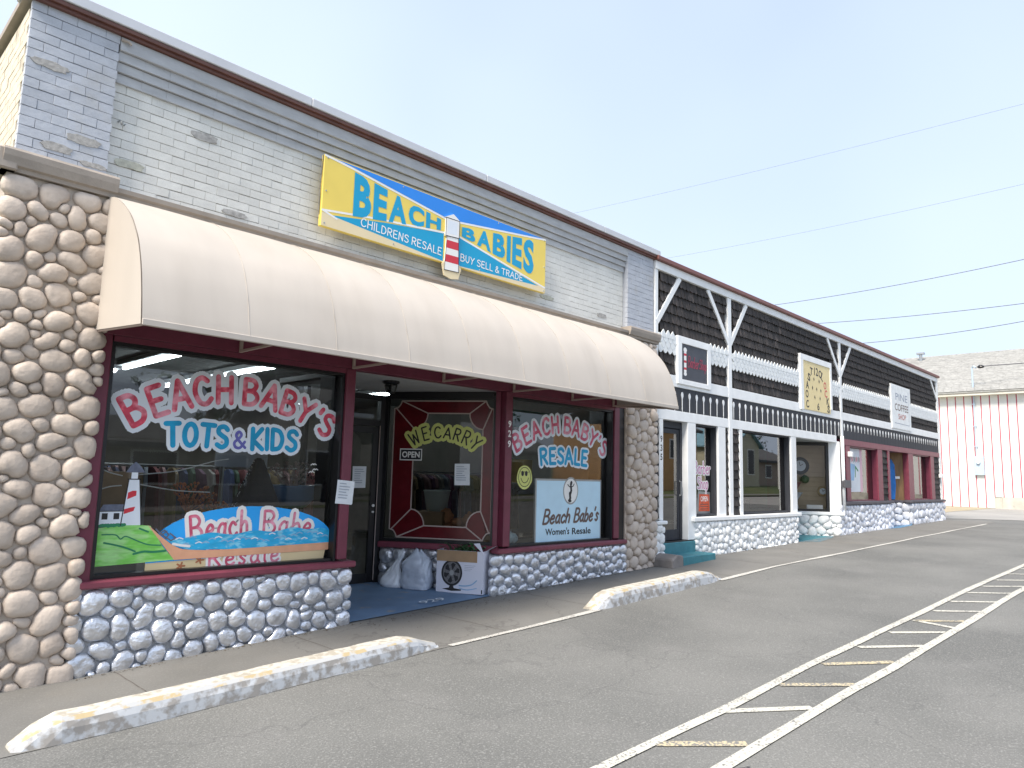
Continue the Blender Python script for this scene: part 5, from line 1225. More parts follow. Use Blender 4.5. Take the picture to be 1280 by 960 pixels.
def chs(c_, x, z, w_, h, m=blk, ang=0):
    ca, sa = math.cos(ang), math.sin(ang)
    ftext(s, c_, lambda a, b: (x+((a-.5)*w_)*ca-((b-.5)*h)*sa, z+((a-.5)*w_)*sa+((b-.5)*h)*ca), TF, .001, m, .015)
for c_, u, v, an, m_ in (('C', .14, .10, .2, blk), ('O', .13, .32, .1, blk), ('A', .15, .52, 0, blk), ('S', .22, .70, -.3, blk), ('T', .31, .84, -.1, blk), ('C', .64, .84, -.4, blk), ('L', .73, .78, -.6, blk),
                         ('O', .83, .60, -.2, red), ('C', .86, .42, 0, red), ('K', .93, .25, -.1, blk), ('S', .95, .08, -.2, blk)):
    chs(c_, 15.58+1.5*u, 3.24+1.02*v, .15, .17, m_, an)
chs('12', 16.32, 4.12, .22, .18); chs('6', 16.40, 3.33, .12, .16)
for u, v in ((.40, .68), (.60, .66), (.34, .48), (.50, .47), (.66, .46), (.42, .28), (.62, .28)):
    a, b = 15.58+1.5*u, 3.24+1.02*v; s.poly([(a, b-.05), (a+.03, b), (a, b+.05), (a-.03, b)], TF, .001, blk)
obj('sign_lettering', s, None, T2)
T3 = thing('coffee_sign', 'small white sign with faint brown lettering on the far end of the shingles', 'sign', (22.5, -.03, 3.9))
mb = MB(); mb.box(21.68, 23.46, -.04, .03, 3.20, 4.455); obj('sign_board', mb, wscal, T3, bevel=.004)
TF = fac(-.041); s = MB(); s.flat = True
ftext(s, 'PINE', rectfn(22.05, 23.15, 4.02, 4.22), TF, .001, ink, .0); ftext(s, 'COFFEE', rectfn(21.95, 23.2, 3.72, 3.92), TF, .001, brownink, .01); ftext(s, 'SHOP', rectfn(22.25, 22.95, 3.48, 3.64), TF, .001, mat('faded_red', (.45, .12, .10), .6), .01)
stroke(s, [(21.9, 3.36), (23.25, 3.35), (23.25, 4.33)], .015, TF, .001, ink)
obj('sign_lettering', s, None, T3)

# ---- ground floor, first unit (door 935, side window, big window)
def wbox(name, x0, x1, z0, z1, m=wtrim, y0=-.008, y1=.14, b=.005): return box(name, x0, x1, y0, y1, z0, z1, m, B2, b)
def shing_strip(x0, x1, z0, z1, y=.02):
    sb_ = box('shingle_strip', x0, x1, y+.02, y+.05, z0, z1, shingle_back, B2, 0); z = z0; q = random.Random(int(x0*10))
    while z < z1-.05:
        mb = MB(); h = min(.22, z1-z); mb.add([(x0, y-.022, z), (x1, y-.022, z), (x1, y+.02, z+h), (x0, y+.02, z+h), (x0, y+.008, z-.004), (x1, y+.008, z-.004)], [(0, 1, 2, 3), (0, 4, 5, 1)])
        obj('shingle', mb, shingle_m, sb_); z += .165
shing_strip(9.75, 9.875, 1.0, 2.573); wbox('door_trim', 9.877, 9.99, .96, 2.573)
mb = MB(); mb.flat = True
for ch, z in (('9', 2.20), ('3', 2.055), ('5', 1.91)): ftext(mb, ch, rectfn(9.905, 9.962, z, z+.105), FF, .0095, blk, .02)
obj('house_number', mb, None, B2)
wbox('door_post', 10.752, 11.02, .62, 2.573, y1=.2)
mb = MB(); mb.box(10.0, 10.07, .10, .17, .62, 2.572); mb.box(10.685, 10.75, .10, .17, .62, 2.572); mb.box(10.07, 10.685, .10, .17, 2.46, 2.572); D2 = obj('shop_door', mb, cutboard, B2, bevel=.004)
mb = MB(); mb.box(10.072, 10.13, .12, .16, .62, 2.45); mb.box(10.63, 10.683, .12, .16, .62, 2.45); mb.box(10.13, 10.63, .12, .16, .62, .79); mb.box(10.13, 10.63, .12, .16, 2.37, 2.45); obj('door_leaf', mb, cutboard, D2, bevel=.004)
mb = MB(); mb.flat = True; mb.add([(10.13, .13, .79), (10.63, .13, .79), (10.63, .13, 2.37), (10.13, .13, 2.37)], [(0, 1, 2, 3)]); obj('pane', mb, GLASS2, D2)
mb = MB(); mb.tube([(10.66, .10, 1.35), (10.66, .07, 1.35), (10.66, .07, 1.58), (10.66, .10, 1.58)], .01, 6); obj('door_handle', mb, steel, D2)
w3 = window(11.022, 11.80, 1.0, 2.573, B2, yg=.13, dep=.10, gm=GLASS2, name='side_window', fm=cutboard); box('window_jamb', 11.765, 11.8, .16, .5, 1.0, 2.57, black, B2, 0)
wbox('window_post', 11.802, 12.075, .988, 2.573); shing_strip(12.077, 12.198, .99, 2.573)
shing_strip(12.337, 12.62, .99, 2.573); wbox('window_post', 12.622, 12.74, .988, 2.573)
w4 = window(12.742, 14.93, 1.0, 2.573, B2, yg=.13, dep=.10, gm=GLASS2, name='shop_window', fm=cutboard); box('window_jamb', 14.86, 14.925, .152, .5, 1.0, 2.57, maroon, B2, 0)
wbox('window_post', 14.932, 15.19, .988, 2.573)
sl1 = box('window_sill', 10.85, 15.26, -.07, .12, .915, .986, wtrim, B2, .01); box('window_sill', 9.73, 10.03, -.07, .10, .90, .955, wtrim, B2, .012)
mb = MB(); mb.box(9.74, 9.98, .0, .12, .15, .90); wb0 = obj('window_base', mb, white_mortar, B2); stones(wb0, FF, 9.74, 10.0, .22, .89, .04, .07, .05, whitestone, 51, gap=.003)
mb = MB(); mb.box(11.0, 15.12, .0, .14, .2, .914); wb1 = obj('window_base', mb, white_mortar, B2)
stones(wb1, FF, 10.96, 15.14, .27, .905, .036, .078, .062, whitestone, 52, gap=.003, vlow=g)
# steps and loose block
SX = thing('door_steps', 'teal painted steps up to the door numbered 935', 'steps', (10.5, -.1, g(10.5)))
box('step', 10.0, 10.97, -.02, .16, .30, .60, teal, SX, .01); box('step', 10.0, 11.02, -.36, -.022, g(10)-.02, .425, teal, SX, .012)
box('step', 10.02, 10.95, .0, .10, .602, .618, black, SX, .002)
CBk = thing('concrete_block', 'rough grey wedge-shaped concrete block beside the teal steps', 'block', (9.83, -.3, .28))
mb = MB(); mb.prism([(9.66, g(9.7)-.02), (9.99, g(9.9)-.02), (9.98, .445), (9.80, .47), (9.66, .40)], fac(-.05), -.04, .33); obj('block_body', mb, blockm, CBk, bevel=.02)
# recessed unit with the clocks
def ang_frame(x, y, L_):
    d = Vector((.54, -.84, 0)).normalized(); o = Vector((x, y, 0))-d*L_; return Frame(o, d, Vector((d.y, -d.x, 0)))
L5 = 1.55; A5 = ang_frame(17.5, .05, L5)
def fb(name, fr, u0_, u1_, v0_, v1_, n0_, n1_, m, parent, bevel=.004): mb = MB(); on_frame_box(mb, fr, u0_, u1_, v0_, v1_, n0_, n1_); return obj(name, mb, m, parent, bevel=bevel)
fb('window_post', A5, L5-.125, L5+.13, .95, 2.60, -.14, .0, wtrim, B2)
w5 = fb('display_window', A5, L5-.19, L5-.128, .95, 2.60, -.12, -.01, black, B2); 
mb = MB(); on_frame_box(mb, A5, .0, L5-.19, 2.50, 2.60, -.12, -.01); on_frame_box(mb, A5, .0, L5-.19, .95, 1.0, -.12, -.01); obj('window_bar', mb, black, w5)
mb = MB(); mb.flat = True; mb.poly([(0, 1.0), (L5-.19, 1.0), (L5-.19, 2.5), (0, 2.5)], A5, -.05); obj('pane', mb, CLEARGLASS, w5)
fb('window_sill', A5, 0, L5+.19, .875, .948, -.12, .06, wtrim, B2, .008)
wb5 = fb('window_base', A5, 0, L5+.05, .2, .874, -.14, -.005, white_mortar, B2, 0); stones(wb5, Frame(A5.o, A5.u, A5.n), .1, L5+.12, .33, .87, .05, .12, .06, whitestone, 53, gap=.004)
mb = MB(); mb.box(15.19, 17.5, .165, 1.6, 2.58, 2.70); obj('entrance_soffit', mb, soffit_m, B2)
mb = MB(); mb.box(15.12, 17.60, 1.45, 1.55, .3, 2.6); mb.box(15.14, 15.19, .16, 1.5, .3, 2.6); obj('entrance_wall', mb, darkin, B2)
box('entrance_floor', 15.2, 17.3, .0, 1.45, .25, .40, teal, B2, 0)
mb = MB(); P_ = [(15.3, -.10), (15.6, -.30), (16.2, -.22), (16.9, -.1), (17.2, .02), (15.2, .02)]; mb.add([(x, y, g(x)+.003) for x, y in P_], [tuple(range(6))]); tag(obj('floor_paint', mb, patch_teal), kind='structure')
mb = MB(); P_ = [(20.9, -.12), (21.4, -.2), (22.8, -.12), (23.4, .02), (20.8, .02)]; mb.add([(x, y, g(x)+.003) for x, y in P_], [tuple(range(5))]); tag(obj('floor_paint', mb, mat('worn_blue_floor_paint', (.10, .24, .40), .7, var=.2, vs=6)), kind='structure')
# clocks hung in the display
CW = Frame(A5.o-A5.n*.45, A5.u, A5.n)
pw_ = fb('display_panelling', CW, -.3, L5+.0, .95, 2.55, -.03, 0, mat('tan_panelling', (.46, .36, .25), .7, var=.1), B2, 0)
for k in range(14): fb('panel_board', CW, -.3, L5, .96+k*.115, .96+k*.115+.105, .001, .012, mat('tan_panelling', (.3, .22, .14)), pw_, .003)
def clock(label, u, v, r_, rim_m, group='clocks in the angled display'):
    t = thing('wall_clock', label, 'clock', tuple(CW(u, v, .02)), group)
    mb = MB(); k = 20
    ring = [(u+r_*math.cos(2*math.pi*i/k), v+r_*math.sin(2*math.pi*i/k)) for i in range(k)]; mb.prism(ring, CW, .015, .05); obj('clock_case', mb, rim_m, t, bevel=.004)
    mb = MB(); mb.flat = True; mb.poly([(u+r_*.62*math.cos(2*math.pi*i/k), v+r_*.62*math.sin(2*math.pi*i/k)) for i in range(k)], CW, .052, posterw); stroke(mb, [(u, v), (u+r_*.3, v+r_*.2)], .012, CW, .053, blk); stroke(mb, [(u, v), (u-.02, v+r_*.45)], .010, CW, .054, blk); obj('clock_dial', mb, None, t)
clock('large round clock with wide black rim in the angled display window', .86, 2.02, .21, mat('charcoal_rim', (.03, .03, .03), .5))
clock('small round clock with gold rim low in the angled display window', 1.36, 1.42, .12, mat('gold_rim', (.35, .25, .12), .4))
mb = MB(); lump(mb, CW(.64, 1.72, .1), .10, random.Random(1), None, 1.2, 1, .8); lump(mb, CW(.95, 1.70, .1), .10, random.Random(2), None, 1., 1, 1.0); tag(obj('dark_wreath', mb, leafg, None, True), 'dark wreath hanging under the large black clock', 'wreath')
mb = MB(); mb.prism([(.62, 1.62), (.74, 1.38), (.88, 1.62)], CW, .03, .04); tag(obj('pennant', mb, mat('dusky_red_cloth', (.25, .08, .09), .8)), 'dusky red pennant under the dark wreath', 'pennant')
fb_o = fb('notice_card', A5, L5-.62, L5-.26, 1.005, 1.10, -.12, -.10, signwhite, None); tag(fb_o, 'small white card on the ledge of the clock display', 'card')
mb = MB(); mb.lathe([(.04, 0), (.015, .1), (.015, .2), (.14, .38)], tuple(A5(.75, 1.0, -.3)), 12); tag(obj('glass_vase', mb, posterw, None, True), 'pale flared vase standing in the clock display', 'vase')
# ---- far unit with maroon frames
def mpost(x0, x1, z0=1.195, z1=2.543, m=maroon2): return wbox('window_post', x0, x1, z0, z1, m, -.01, .14)
mpost(18.10, 18.38); m1 = window(18.382, 20.42, 1.197, 2.543, B2, yg=.13, dep=.10, gm=GLASS2, fm=maroon)
mpost(20.422, 20.80); shing_strip(20.802, 21.25, 1.197, 2.543); mpost(21.252, 21.42)
box('window_jamb', 20.10, 20.40, .15, .9, 1.2, 2.54, darkin, B2, 0)
mpost(23.12, 23.60); m3 = window(23.602, 25.45, 1.197, 2.543, B2, yg=.13, dep=.10, gm=GLASS2, fm=maroon); mpost(25.452, 25.83); shing_strip(25.832, 26.49, 1.197, 2.543); box('window_jamb', 25.2, 25.44, .15, .9, 1.2, 2.54, darkin, B2, 0)
shing_strip(17.6, 17.70, .99, 2.573, .04); shing_strip(17.97, 18.098, 1.2, 2.543)
box('window_sill', 17.80, 21.40, -.09, .12, 1.12, 1.194, greysill, B2, .008); box('window_sill', 23.0, 26.72, -.09, .12, 1.12, 1.194, greysill, B2, .008)
mb = MB(); mb.box(17.62, 21.40, .0, .14, .3, 1.118); b3 = obj('window_base', mb, silver_mortar, B2); n3 = stones(b3, FF, 17.55, 21.42, .38, 1.11, .05, .105, .075, bluestone, 61, gap=.003, vlow=g, limit=70)
mb = MB(); mb.box(23.1, 26.66, .0, .14, .3, 1.118); b4 = obj('window_base', mb, silver_mortar, B2); stones(b4, FF, 23.1, 26.70, .45, 1.11, .06, .12, .075, bluestone, 62, gap=.003, vlow=g, limit=0)
L6 = 1.9; A6 = ang_frame(23.16, .02, L6)
wb6 = fb('window_base', A6, 0, L6, .3, 1.12, -.14, -.005, silver_mortar, B2, 0); stones(wb6, Frame(A6.o, A6.u, A6.n), .0, L6, .42, 1.11, .06, .12, .06, bluestone, 63, gap=.003, limit=0)
fb('window_sill', A6, 0, L6+.05, 1.12, 1.18, -.12, .05, greysill, B2); pd = fb('display_window', A6, .8, L6, 1.181, 2.56, -.08, -.05, ply, B2, 0)
fb('window_bar', A6, L6-.62, L6-.59, 1.181, 2.56, -.049, -.03, black, pd, 0); fb('letter_slot', A6, L6-.5, L6-.22, 1.80, 1.87, -.049, -.04, signwhite, pd, 0)
mb = MB(); mb.prism([(L6-.60, 1.2), (L6-.38, 1.2), (L6-.34, 1.6), (L6-.36, 2.2), (L6-.45, 2.38), (L6-.52, 2.2), (L6-.57, 1.6)], A6, -.045, -.01); tag(obj('surfboard', mb, surfblue), 'bright blue board leaning in the far maroon-framed entrance', 'board')
mb = MB(); mb.box(21.42, 23.6, .15, 1.9, 2.56, 2.68); mb.box(21.3, 23.7, 1.75, 1.85, .4, 2.6); mb.box(21.36, 21.42, .15, 1.8, .4, 2.6); obj('entrance_wall', mb, mat('maroon_grey_lining', (.16, .10, .09), .8), B2)
box('entrance_floor', 21.42, 23.4, .0, 1.75, .35, .475, bluefloor, B2, 0)
# downpipe and box
DP = thing('downpipe', 'thin white conduit with a dark meter box between the white and maroon shopfronts', 'pipe', (17.74, -.06, 1))
mb = MB(); mb.tube([(17.75, -.055, 2.74), (17.75, -.055, .98)], .042, 8); obj('pipe', mb, wtrim, DP, True); box('electric_box', 17.62, 18.02, -.14, -.1, 1.52, 1.70, mat('dark_grey_box', (.10, .10, .11), .5), DP); box('electric_box', 17.66, 17.98, -.10, .04, 1.54, 1.68, mat('dark_grey_box', (.1, .1, .11)), DP)
for x, z, lab in ((18.28, 2.33, 'small white knob lamp beside the maroon header'), (26.4, 1.95, 'small white box fixed on the far end shingles')):
    mb = MB(); mb.box(x-.07, x+.07, -.10, .0, z-.07, z+.06); tag(obj('wall_box', mb, signwhite, None, bevel=.015), lab, 'fixture')
# decals
s = MB(); s.flat = True; TG = fac(.128)
for t_, a, b, z, h, in (('Barber', 11.19, 11.75, 1.72, .21), ('Shop', 11.30, 11.66, 1.46, .20)):
    for st in layout(t_, a, b, lambda t: z, lambda t: h, sp=.1, rot=False): stroke(s, st, .060, TG, .0, signwhite)
    for st in layout(t_, a, b, lambda t: z, lambda t: h, sp=.1, rot=False): stroke(s, st, .016, TG, .002, mat('rose_line', (.55, .12, .35), .5))
obj('window_lettering', s, None, w3)
s = MB(); s.flat = True; s.poly([(11.25, 1.03), (11.74, 1.03), (11.74, 1.40), (11.32, 1.42)], TG, .0, steel); s.poly([(11.33, 1.07), (11.71, 1.07), (11.71, 1.36), (11.36, 1.37)], TG, .001, mat('orange_red_panel', (.62, .10, .04), .5, var=.3, vs=20))
ftext(s, 'OPEN', rectfn(11.40, 11.66, 1.24, 1.33), TG, .002, signwhite, .02); 
for k in range(3): stroke(s, [(11.39, 1.19-k*.04), (11.67, 1.19-k*.04)], .012, TG, .002, brownink, True)
obj('hours_panel', s, None, w3)
s = MB(); s.flat = True; TG = fac(.128); s.poly([(18.45, 1.42), (19.60, 1.42), (19.60, 2.50), (18.45, 2.50)], TG, .0, posterw); s.poly([(19.45, 1.42), (19.62, 1.42), (19.62, 2.50), (19.45, 2.50)], TG, .001, posterp); s.poly([(18.5, 1.7), (19.0, 1.7), (19.1, 2.1), (18.5, 2.15)], TG, .001, posterb)
for k in range(6): stroke(s, cat([(18.52+.16*k, 2.16), (18.56+.16*k, 2.30), (18.60+.16*k, 2.18), (18.64+.16*k, 2.28)]), .022, TG, .002, brownink if k % 2 else red)
stroke(s, [(19.1, 1.8), (19.12, 2.05), (19.3, 1.95)], .05, TG, .002, dkgreen); obj('shop_poster', s, None, m1)
# interiors of the second building
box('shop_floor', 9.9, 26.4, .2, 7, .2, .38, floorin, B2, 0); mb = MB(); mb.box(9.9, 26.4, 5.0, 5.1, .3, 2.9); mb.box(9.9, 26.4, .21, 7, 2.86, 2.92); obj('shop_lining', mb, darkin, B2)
mb = MB()
for x in (12.1, 15.08, 17.9, 21.3, 23.7): mb.box(x-.04, x+.04, .6 if x in (12.1,) else 1.7, 5, .3, 2.86)
obj('partition', mb, mat('brown_partition', (.14, .11, .09), .8), B2)
q = random.Random(8)
for lab, x, w_, h_ in (('upright white card on the barber window ledge', 13.35, .16, .26),): tag(box('notice_card', x, x+w_, .25, .27, 1.0, 1.0+h_, signwhite, None), lab, 'card')
lump_obj('folded_towels', 'row of folded white towels on the barber window ledge', 'towels', [((13.7+.17*i, .35, 1.03), .075, 1.2, 1, .6) for i in range(7)], posterw)
box('window_shelf', 12.75, 14.9, .18, .6, .93, .99, mat('window_shelf_board', (.14, .12, .10)), B2)

# ================================================================== STRIPED WAREHOUSE
WH = thing('striped_warehouse', 'white metal-sided warehouse with thin red stripes and pale shingle roof', 'building', (44, 6, .6))
XW = 41.5
mb = MB(); mb.box(XW+.03, XW+.2, -9.0, 22, .62, 6.16); obj('warehouse_wall', mb, foundm, WH); wallp = WH.children[0]
mb = MB(); mb.box(XW+.2, 53, -9.0, -8.8, .6, 6.1); mb.box(XW+.2, 53, 21.8, 22, .6, 6.1); mb.box(52.8, 53, -8.8, 21.8, .6, 6.1); obj('warehouse_wall', mb, panelw, WH)
bm_ = MB(); bm_.box(0, .03, -.160, .160, 0, 5.55); bmS = MB(); bmS.box(0, .03, -.160, .160, 0, 5.02)
pA = bm_.mesh('siding_panel', panelw); pB = bmS.mesh('siding_panel', panelw); sA = MB(); sA.box(0, .018, -.022, .022, 0, 5.55); sB = MB(); sB.box(0, .018, -.022, .022, 0, 5.02); sA = sA.mesh('red_strip', panelr); sB = sB.mesh('red_strip', panelr)
y = 3.075+.366*12; 
while y > -8.9:
    up = y-.366 > 1.30-.40
    link('siding_panel', pA if up else pB, wallp, (XW, y-.183, .64 if up else 1.17)); link('red_strip', sA if up else sB, wallp, (XW+.002, y, .64 if up else 1.17)); y -= .366
mb = MB(); mb.box(XW-.02, XW+.03, -9, .95, .58, 1.155); obj('foundation', mb, foundm, WH, bevel=.01)
mb = MB(); mb.box(XW-.45, XW-.38, -9.4, 22.4, 6.13, 6.32); mb.box(XW-.38, XW+.03, -9.4, 22.4, 6.13, 6.17); obj('eave_board', mb, mat('cream_eave_paint', (.62, .60, .52), .6), WH)
mb = MB(); mb.prism([(XW-.5, 6.33), (47, 9.20), (53.5, 6.33), (53.5, 6.25), (47, 9.08), (XW-.5, 6.25)], Frame((0, -9.4, 0), (1, 0, 0), (0, -1, 0)), -31.8, 0); rf = obj('roof', mb, rooftile, WH)
rs = MB(); q = random.Random(5); nr = 30
for r_ in range(nr):
    t0 = r_/nr; xa = XW-.52+(47-XW+.52)*t0; za = 6.335+2.87*t0; xb = XW-.52+(47-XW+.52)*(r_+1.05)/nr; zb_ = 6.335+2.87*(r_+1.05)/nr
    y = -9.3+q.uniform(0, .3)
    while y < 12:
        w_ = .34; rs.add([(xa, y, za+.022), (xa, y+w_-.01, za+.022), (xb, y+w_-.01, zb_+.004), (xb, y, zb_+.004), (xa, y, za), (xa, y+w_-.01, za)], [(0, 1, 2, 3), (0, 4, 5, 1)]); y += w_
tag(obj('roof_shingles', rs, rooftile, rf), kind='stuff')
for yv, lab in ((5.4, 'v'),): mb = MB(); mb.tube([(46.3, yv, 8.8), (46.3, yv, 9.25)], .09, 8); mb.box(46.18, 46.42, yv-.2, yv+.2, 9.25, 9.36); obj('roof_vent', mb, steel, WH)
ME = thing('electric_meter', 'pale blue meter box with conduit and roof mast on the striped warehouse', 'meter', (XW-.1, 1.8, 2.6))
mb = MB(); mb.box(XW-.16, XW, 1.60, 2.02, 2.20, 3.12); obj('meter_box', mb, meterm, ME, bevel=.02)
mb = MB(); mb.lathe([(.0, -.17), (.09, -.17), (.09, 0)], (XW-.16, 1.82, 2.85), 12, axis='y'); m_ = MB(); m_.tube([(XW-.16, 1.82, 2.85), (XW-.26, 1.82, 2.85)], .09, 12); obj('meter_dial', m_, posterw, ME)
mb = MB(); mb.tube([(XW-.06, 1.90, 3.1), (XW-.06, 1.90, 6.12)], .035, 8); mb.tube([(XW-.06, 1.9, 6.4), (XW-.06, 1.9, 7.55), (XW-.12, 1.82, 7.62), (XW-.22, 1.70, 7.52)], .04, 8)
for z in (3.6, 4.6, 5.7): mb.box(XW-.11, XW, 1.84, 1.96, z, z+.04)
obj('conduit', mb, meterm, ME)
mb = MB(); mb.tube([(XW-.06, 1.9, 6.40), (XW-.06, 1.9, 6.50)], .11, 8); obj('pipe_flashing', mb, steel, ME); mb = MB(); lump(mb, (XW-.2, 1.5, 7.56), .11, random.Random(1), None, 1, 1.4, .8); obj('weatherhead', mb, black, ME)
# ================================================================== OVERHEAD LINES
def cable(label, a, b, sag, r_, m=cable_m, ext=1.6):
    a, b = Vector(a), Vector(b); d = b-a; e = a+d*ext; s0 = a-d*.25; P = []
    for i in range(25):
        t = i/24; p = s0+(e-s0)*t; P.append((p.x, p.y, p.z-sag*4*t*(1-t)+sag*.7))
    mb = MB(); mb.tube(P, r_, 4, caps=False); return tag(obj('power_line', mb, m), label, 'power line', 'overhead lines beyond the roof')
cable('highest clear overhead line rising from behind the dark shingled roof', (45, 13.45, 13.08), (45, -.04, 13.73), .5, .017)
cable('second overhead line, just under the highest clear one', (45, 10.4, 11.5), (45, .09, 11.33), .3, .017)
cable('third and lowest overhead line above the pale warehouse roof', (45, 7.86, 9.95), (45, .14, 10.39), .35, .017)
cable('faint pale overhead line high above the darker ones', (45, 19.9, 17.8), (45, -.25, 17.84), .5, .008, cable_p)
cable('topmost faint pale overhead line crossing the sky', (45, 29.7, 23.5), (45, -.5, 22.3), .5, .008, cable_p)
mb = MB(); mb.tube([(XW-.2, 1.45, 7.58), (XW+1, -2, 7.75), (XW+2, -7, 8.6), (XW+3, -14, 10)], .022, 4); tag(obj('service_cable', mb, cable_m), 'short service cable running right from the warehouse mast', 'power line')
# ================================================================== ACROSS THE STREET (seen mirrored in the glass)
def house(name, label, x0, x1, y1, d, z0, h, rh, wm, rm, gable='y', wins=()):
    t = thing(name, label, 'house', ((x0+x1)/2, y1-d/2, z0)); mb = MB(); mb.box(x0, x1, y1-d, y1, z0-1, z0+h); obj('wall', mb, wm, t)
    o = .35
    if gable == 'y':
        xm = (x0+x1)/2; mb = MB(); mb.prism([(x0-o, z0+h-.1), (x0-o, z0+h-.22), (xm, z0+h+rh-.12), (x1+o, z0+h-.22), (x1+o, z0+h-.1), (xm, z0+h+rh)], Frame((0, y1+.3, 0), (1, 0, 0), (0, 1, 0)), -d-.6, 0); obj('roof', mb, rm, t)
        mb = MB(); mb.prism([(x0, z0+h), (x1, z0+h), (xm, z0+h+rh-.1)], Frame((0, y1, 0), (1, 0, 0), (0, 1, 0)), -.1, 0); obj('gable_wall', mb, wm, t)
    else:
        ym = y1-d/2; mb = MB(); mb.add([(x0-o, y1+o, z0+h-.15), (x1+o, y1+o, z0+h-.15), (x1+o, ym, z0+h+rh), (x0-o, ym, z0+h+rh), (x1+o, y1-d-o, z0+h-.15), (x0-o, y1-d-o, z0+h-.15)], [(0, 1, 2, 3), (3, 2, 4, 5)])
        mb.add([(x0-o, y1+o, z0+h-.35), (x1+o, y1+o, z0+h-.35), (x1+o, y1+o, z0+h-.15), (x0-o, y1+o, z0+h-.15)], [(0, 1, 2, 3)]); obj('roof', mb, rm, t)
    for (a, b, c_, d_) in wins:
        fr_ = MB(); fr_.box(a-.08, b+.08, y1, y1+.05, c_-.08, d_+.08); f_ = obj('window', fr_, signwhite, t); p = MB(); p.box(a, b, y1+.03, y1+.06, c_, d_); obj('pane', p, black, f_)
    return t
brown = mat('brown_wood_siding', (.33, .29, .24), .85, var=.2, vs=3, stretch=(.3, 1, 6)); paleh = mat('pale_stucco', (.50, .46, .38), .8); ornh = mat('orange_house_paint', (.62, .36, .16), .8); greyr = mat('dark_roof_shingle', (.10, .10, .10), .9, var=.2); bluer = mat('light_blue_roof', (.20, .36, .44), .7); yelh = mat('pale_yellow_house', (.55, .52, .38), .8)
house('wood_sided_shop', 'long brown wood-sided building across the street, seen mirrored in the left window', 1, 14.8, -21, 8, 0, 2.6, 1.0, brown, greyr, 'x', [(3, 4.5, 1, 2.1), (6, 7.5, 1, 2.1), (9, 10.5, 1, 2.1), (12, 13.2, 1, 2.1)])
house('gabled_house', 'pale gabled house across the street, mirrored right of the lettering', 15.6, 21, -22, 8, 0, 3.2, 2.4, paleh, greyr, 'y', [(16.5, 17.5, 1, 2.4), (19, 20.2, 1, 2.4)])
house('grey_house', 'low grey house across the street behind the camera', 24, 34, -23, 8, .2, 3.0, 1.6, mat('grey_house_paint', (.26, .27, .27), .8), greyr, 'x', [(26, 27.4, 1.2, 2.4), (30, 31.4, 1.2, 2.4)])
house('orange_house', 'orange house with a white window, mirrored in the barber shop door', 40.0, 46.6, -20, 8, .9, 4.4, 1.6, ornh, greyr, 'x', [(43.0, 44.2, 3.1, 4.3), (41, 42, 3.1, 4.3), (45.2, 46.0, 3.1, 4.3)])
house('blue_roofed_house', 'small cream house with blue gable roof, mirrored in the barber shop window', 52.4, 56.6, -20, 6, 1.2, 3.3, 1.4, yelh, bluer, 'y', [(54.6, 55.6, 2.2, 4.1)])
house('tan_house', 'long tan house right of the blue roofed one in the reflection', 58, 66, -21, 7, 1.2, 2.4, 1.2, mat('tan_house_paint', (.38, .30, .24), .8), greyr, 'x', [(60, 61, 2, 3), (63, 64, 2, 3)])
crown_m = mat('dark_foliage', (.035, .06, .025), .7, var=.5, vs=2.5); bark = mat('brown_bark', (.09, .065, .045), .9)
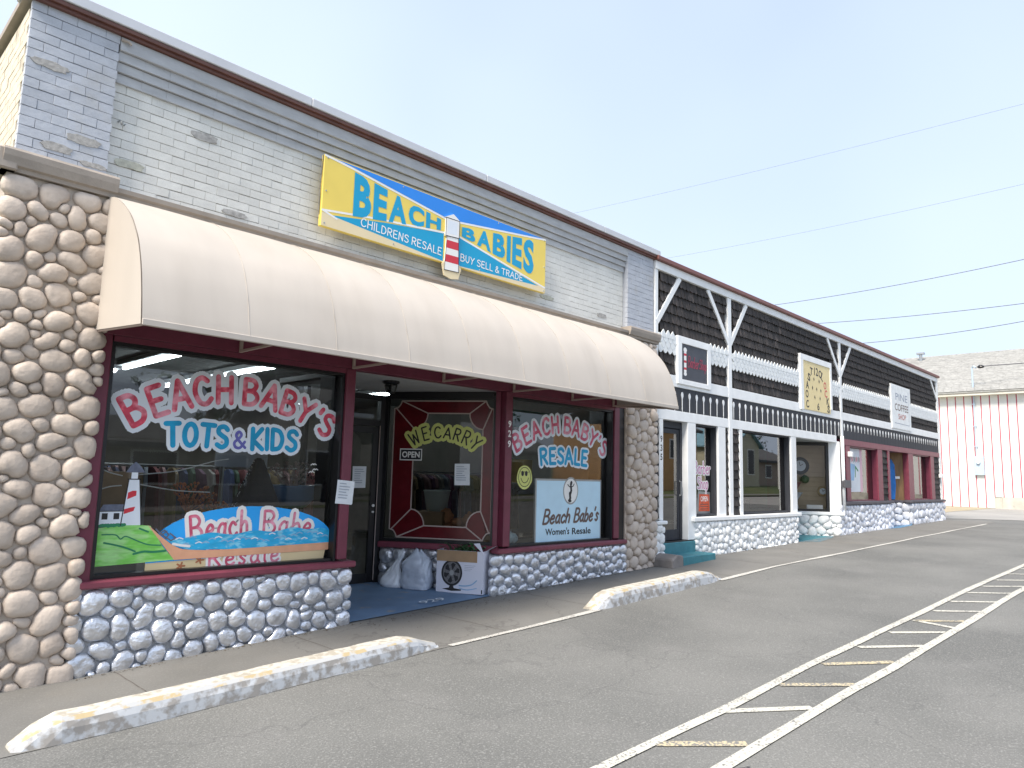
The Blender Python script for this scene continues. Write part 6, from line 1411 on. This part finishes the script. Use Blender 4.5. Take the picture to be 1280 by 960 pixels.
def tree(label, x, y, z, h, r_, seed, n=1500):
    q = random.Random(seed); t = thing('leafy_tree', label, 'tree', (x, y, z)); mb = MB(); mb.tube([(x, y, z), (x+.1, y, z+h*.4), (x, y+.1, z+h*.75)], [.28, .2, .08], 8)
    for k in range(6): a = k*1.05+q.random(); mb.tube([(x, y, z+h*(.3+.06*k)), (x+r_*.6*math.cos(a), y+r_*.6*math.sin(a), z+h*(.5+.06*k))], [.09, .03], 5)
    obj('trunk', mb, bark, t); mb = MB(); cl = [(q.gauss(0, .42), q.gauss(0, .42), q.uniform(.35, 1.), q.uniform(.25, .5)) for _ in range(22)]
    for i in range(n):
        c_ = q.choice(cl); v = Vector((q.gauss(0, 1), q.gauss(0, 1), q.gauss(0, 1))).normalized()*c_[3]*r_*.75*q.uniform(.6, 1); p = Vector((x+c_[0]*r_, y+c_[1]*r_, z+c_[2]*h))+v
        a = Vector((q.gauss(0, 1), q.gauss(0, 1), q.gauss(0, 1))).normalized(); b = a.cross(Vector((0.3, .5, 1))).normalized(); e = q.uniform(.10, .22); mb.add([p-a*e, p-b*e*.6, p+a*e, p+b*e*.6], [(0, 1, 2, 3)])
    obj('crown', mb, crown_m, t)
for i, (x, y, h, r_) in enumerate(((14.5, -28, 8.5, 3.2), (19.5, -33, 9, 3.5), (35, -29, 7, 3), (50, -27, 9, 3.4), (57.5, -29, 9, 3.6), (68, -27, 8, 3.5))):
    tree(('tall tree behind the brown building across the street', 'tree behind the pale gabled house across the street', 'tree between the grey and orange houses across the street', 'tree between the orange and blue roofed houses', 'tree behind the blue roofed house', 'tree past the tan house')[i], x, y, g(x)+.3, h, r_, i)
SL = thing('street_light', 'tall pale street light post across the road, mirrored in the barber window', 'street light', (57.2, -18.6, .7))
mb = MB(); mb.tube([(57.2, -18.6, .6), (57.2, -18.6, 5.6)], [.09, .06], 8); obj('pole', mb, signwhite, SL); mb = MB(); mb.tube([(57.2, -18.6, 5.5), (57.9, -18.2, 5.75), (58.6, -17.9, 5.75)], .035, 6); mb.box(58.5, 59.1, -18, -17.7, 5.68, 5.78); obj('lamp_arm', mb, signwhite, SL)
# small debris at the foot of the walls
q = random.Random(99); lt_ = MB()
for i in range(900):
    x = q.uniform(1.7, 9.7) if q.random() < .7 else q.uniform(10, 26); y = -.075-abs(q.gauss(0, .03)) if not (4.2 < x < 6.2) else -.1-abs(q.gauss(0, .2)); e = q.uniform(.003, .010); z = g(x)+.003
    a = q.uniform(0, 3.1); c_, s_ = math.cos(a)*e, math.sin(a)*e; lt_.add([(x-c_, y-s_, z), (x+s_*.6, y-c_*.6, z+e*.5), (x+c_, y+s_, z), (x-s_*.6, y+c_*.6, z+e*.3)], [(0, 1, 2, 3)])
tag(obj('leaf_litter', lt_, mat('brown_litter', (.10, .07, .04), .9, var=.5, vs=30)), kind='stuff')
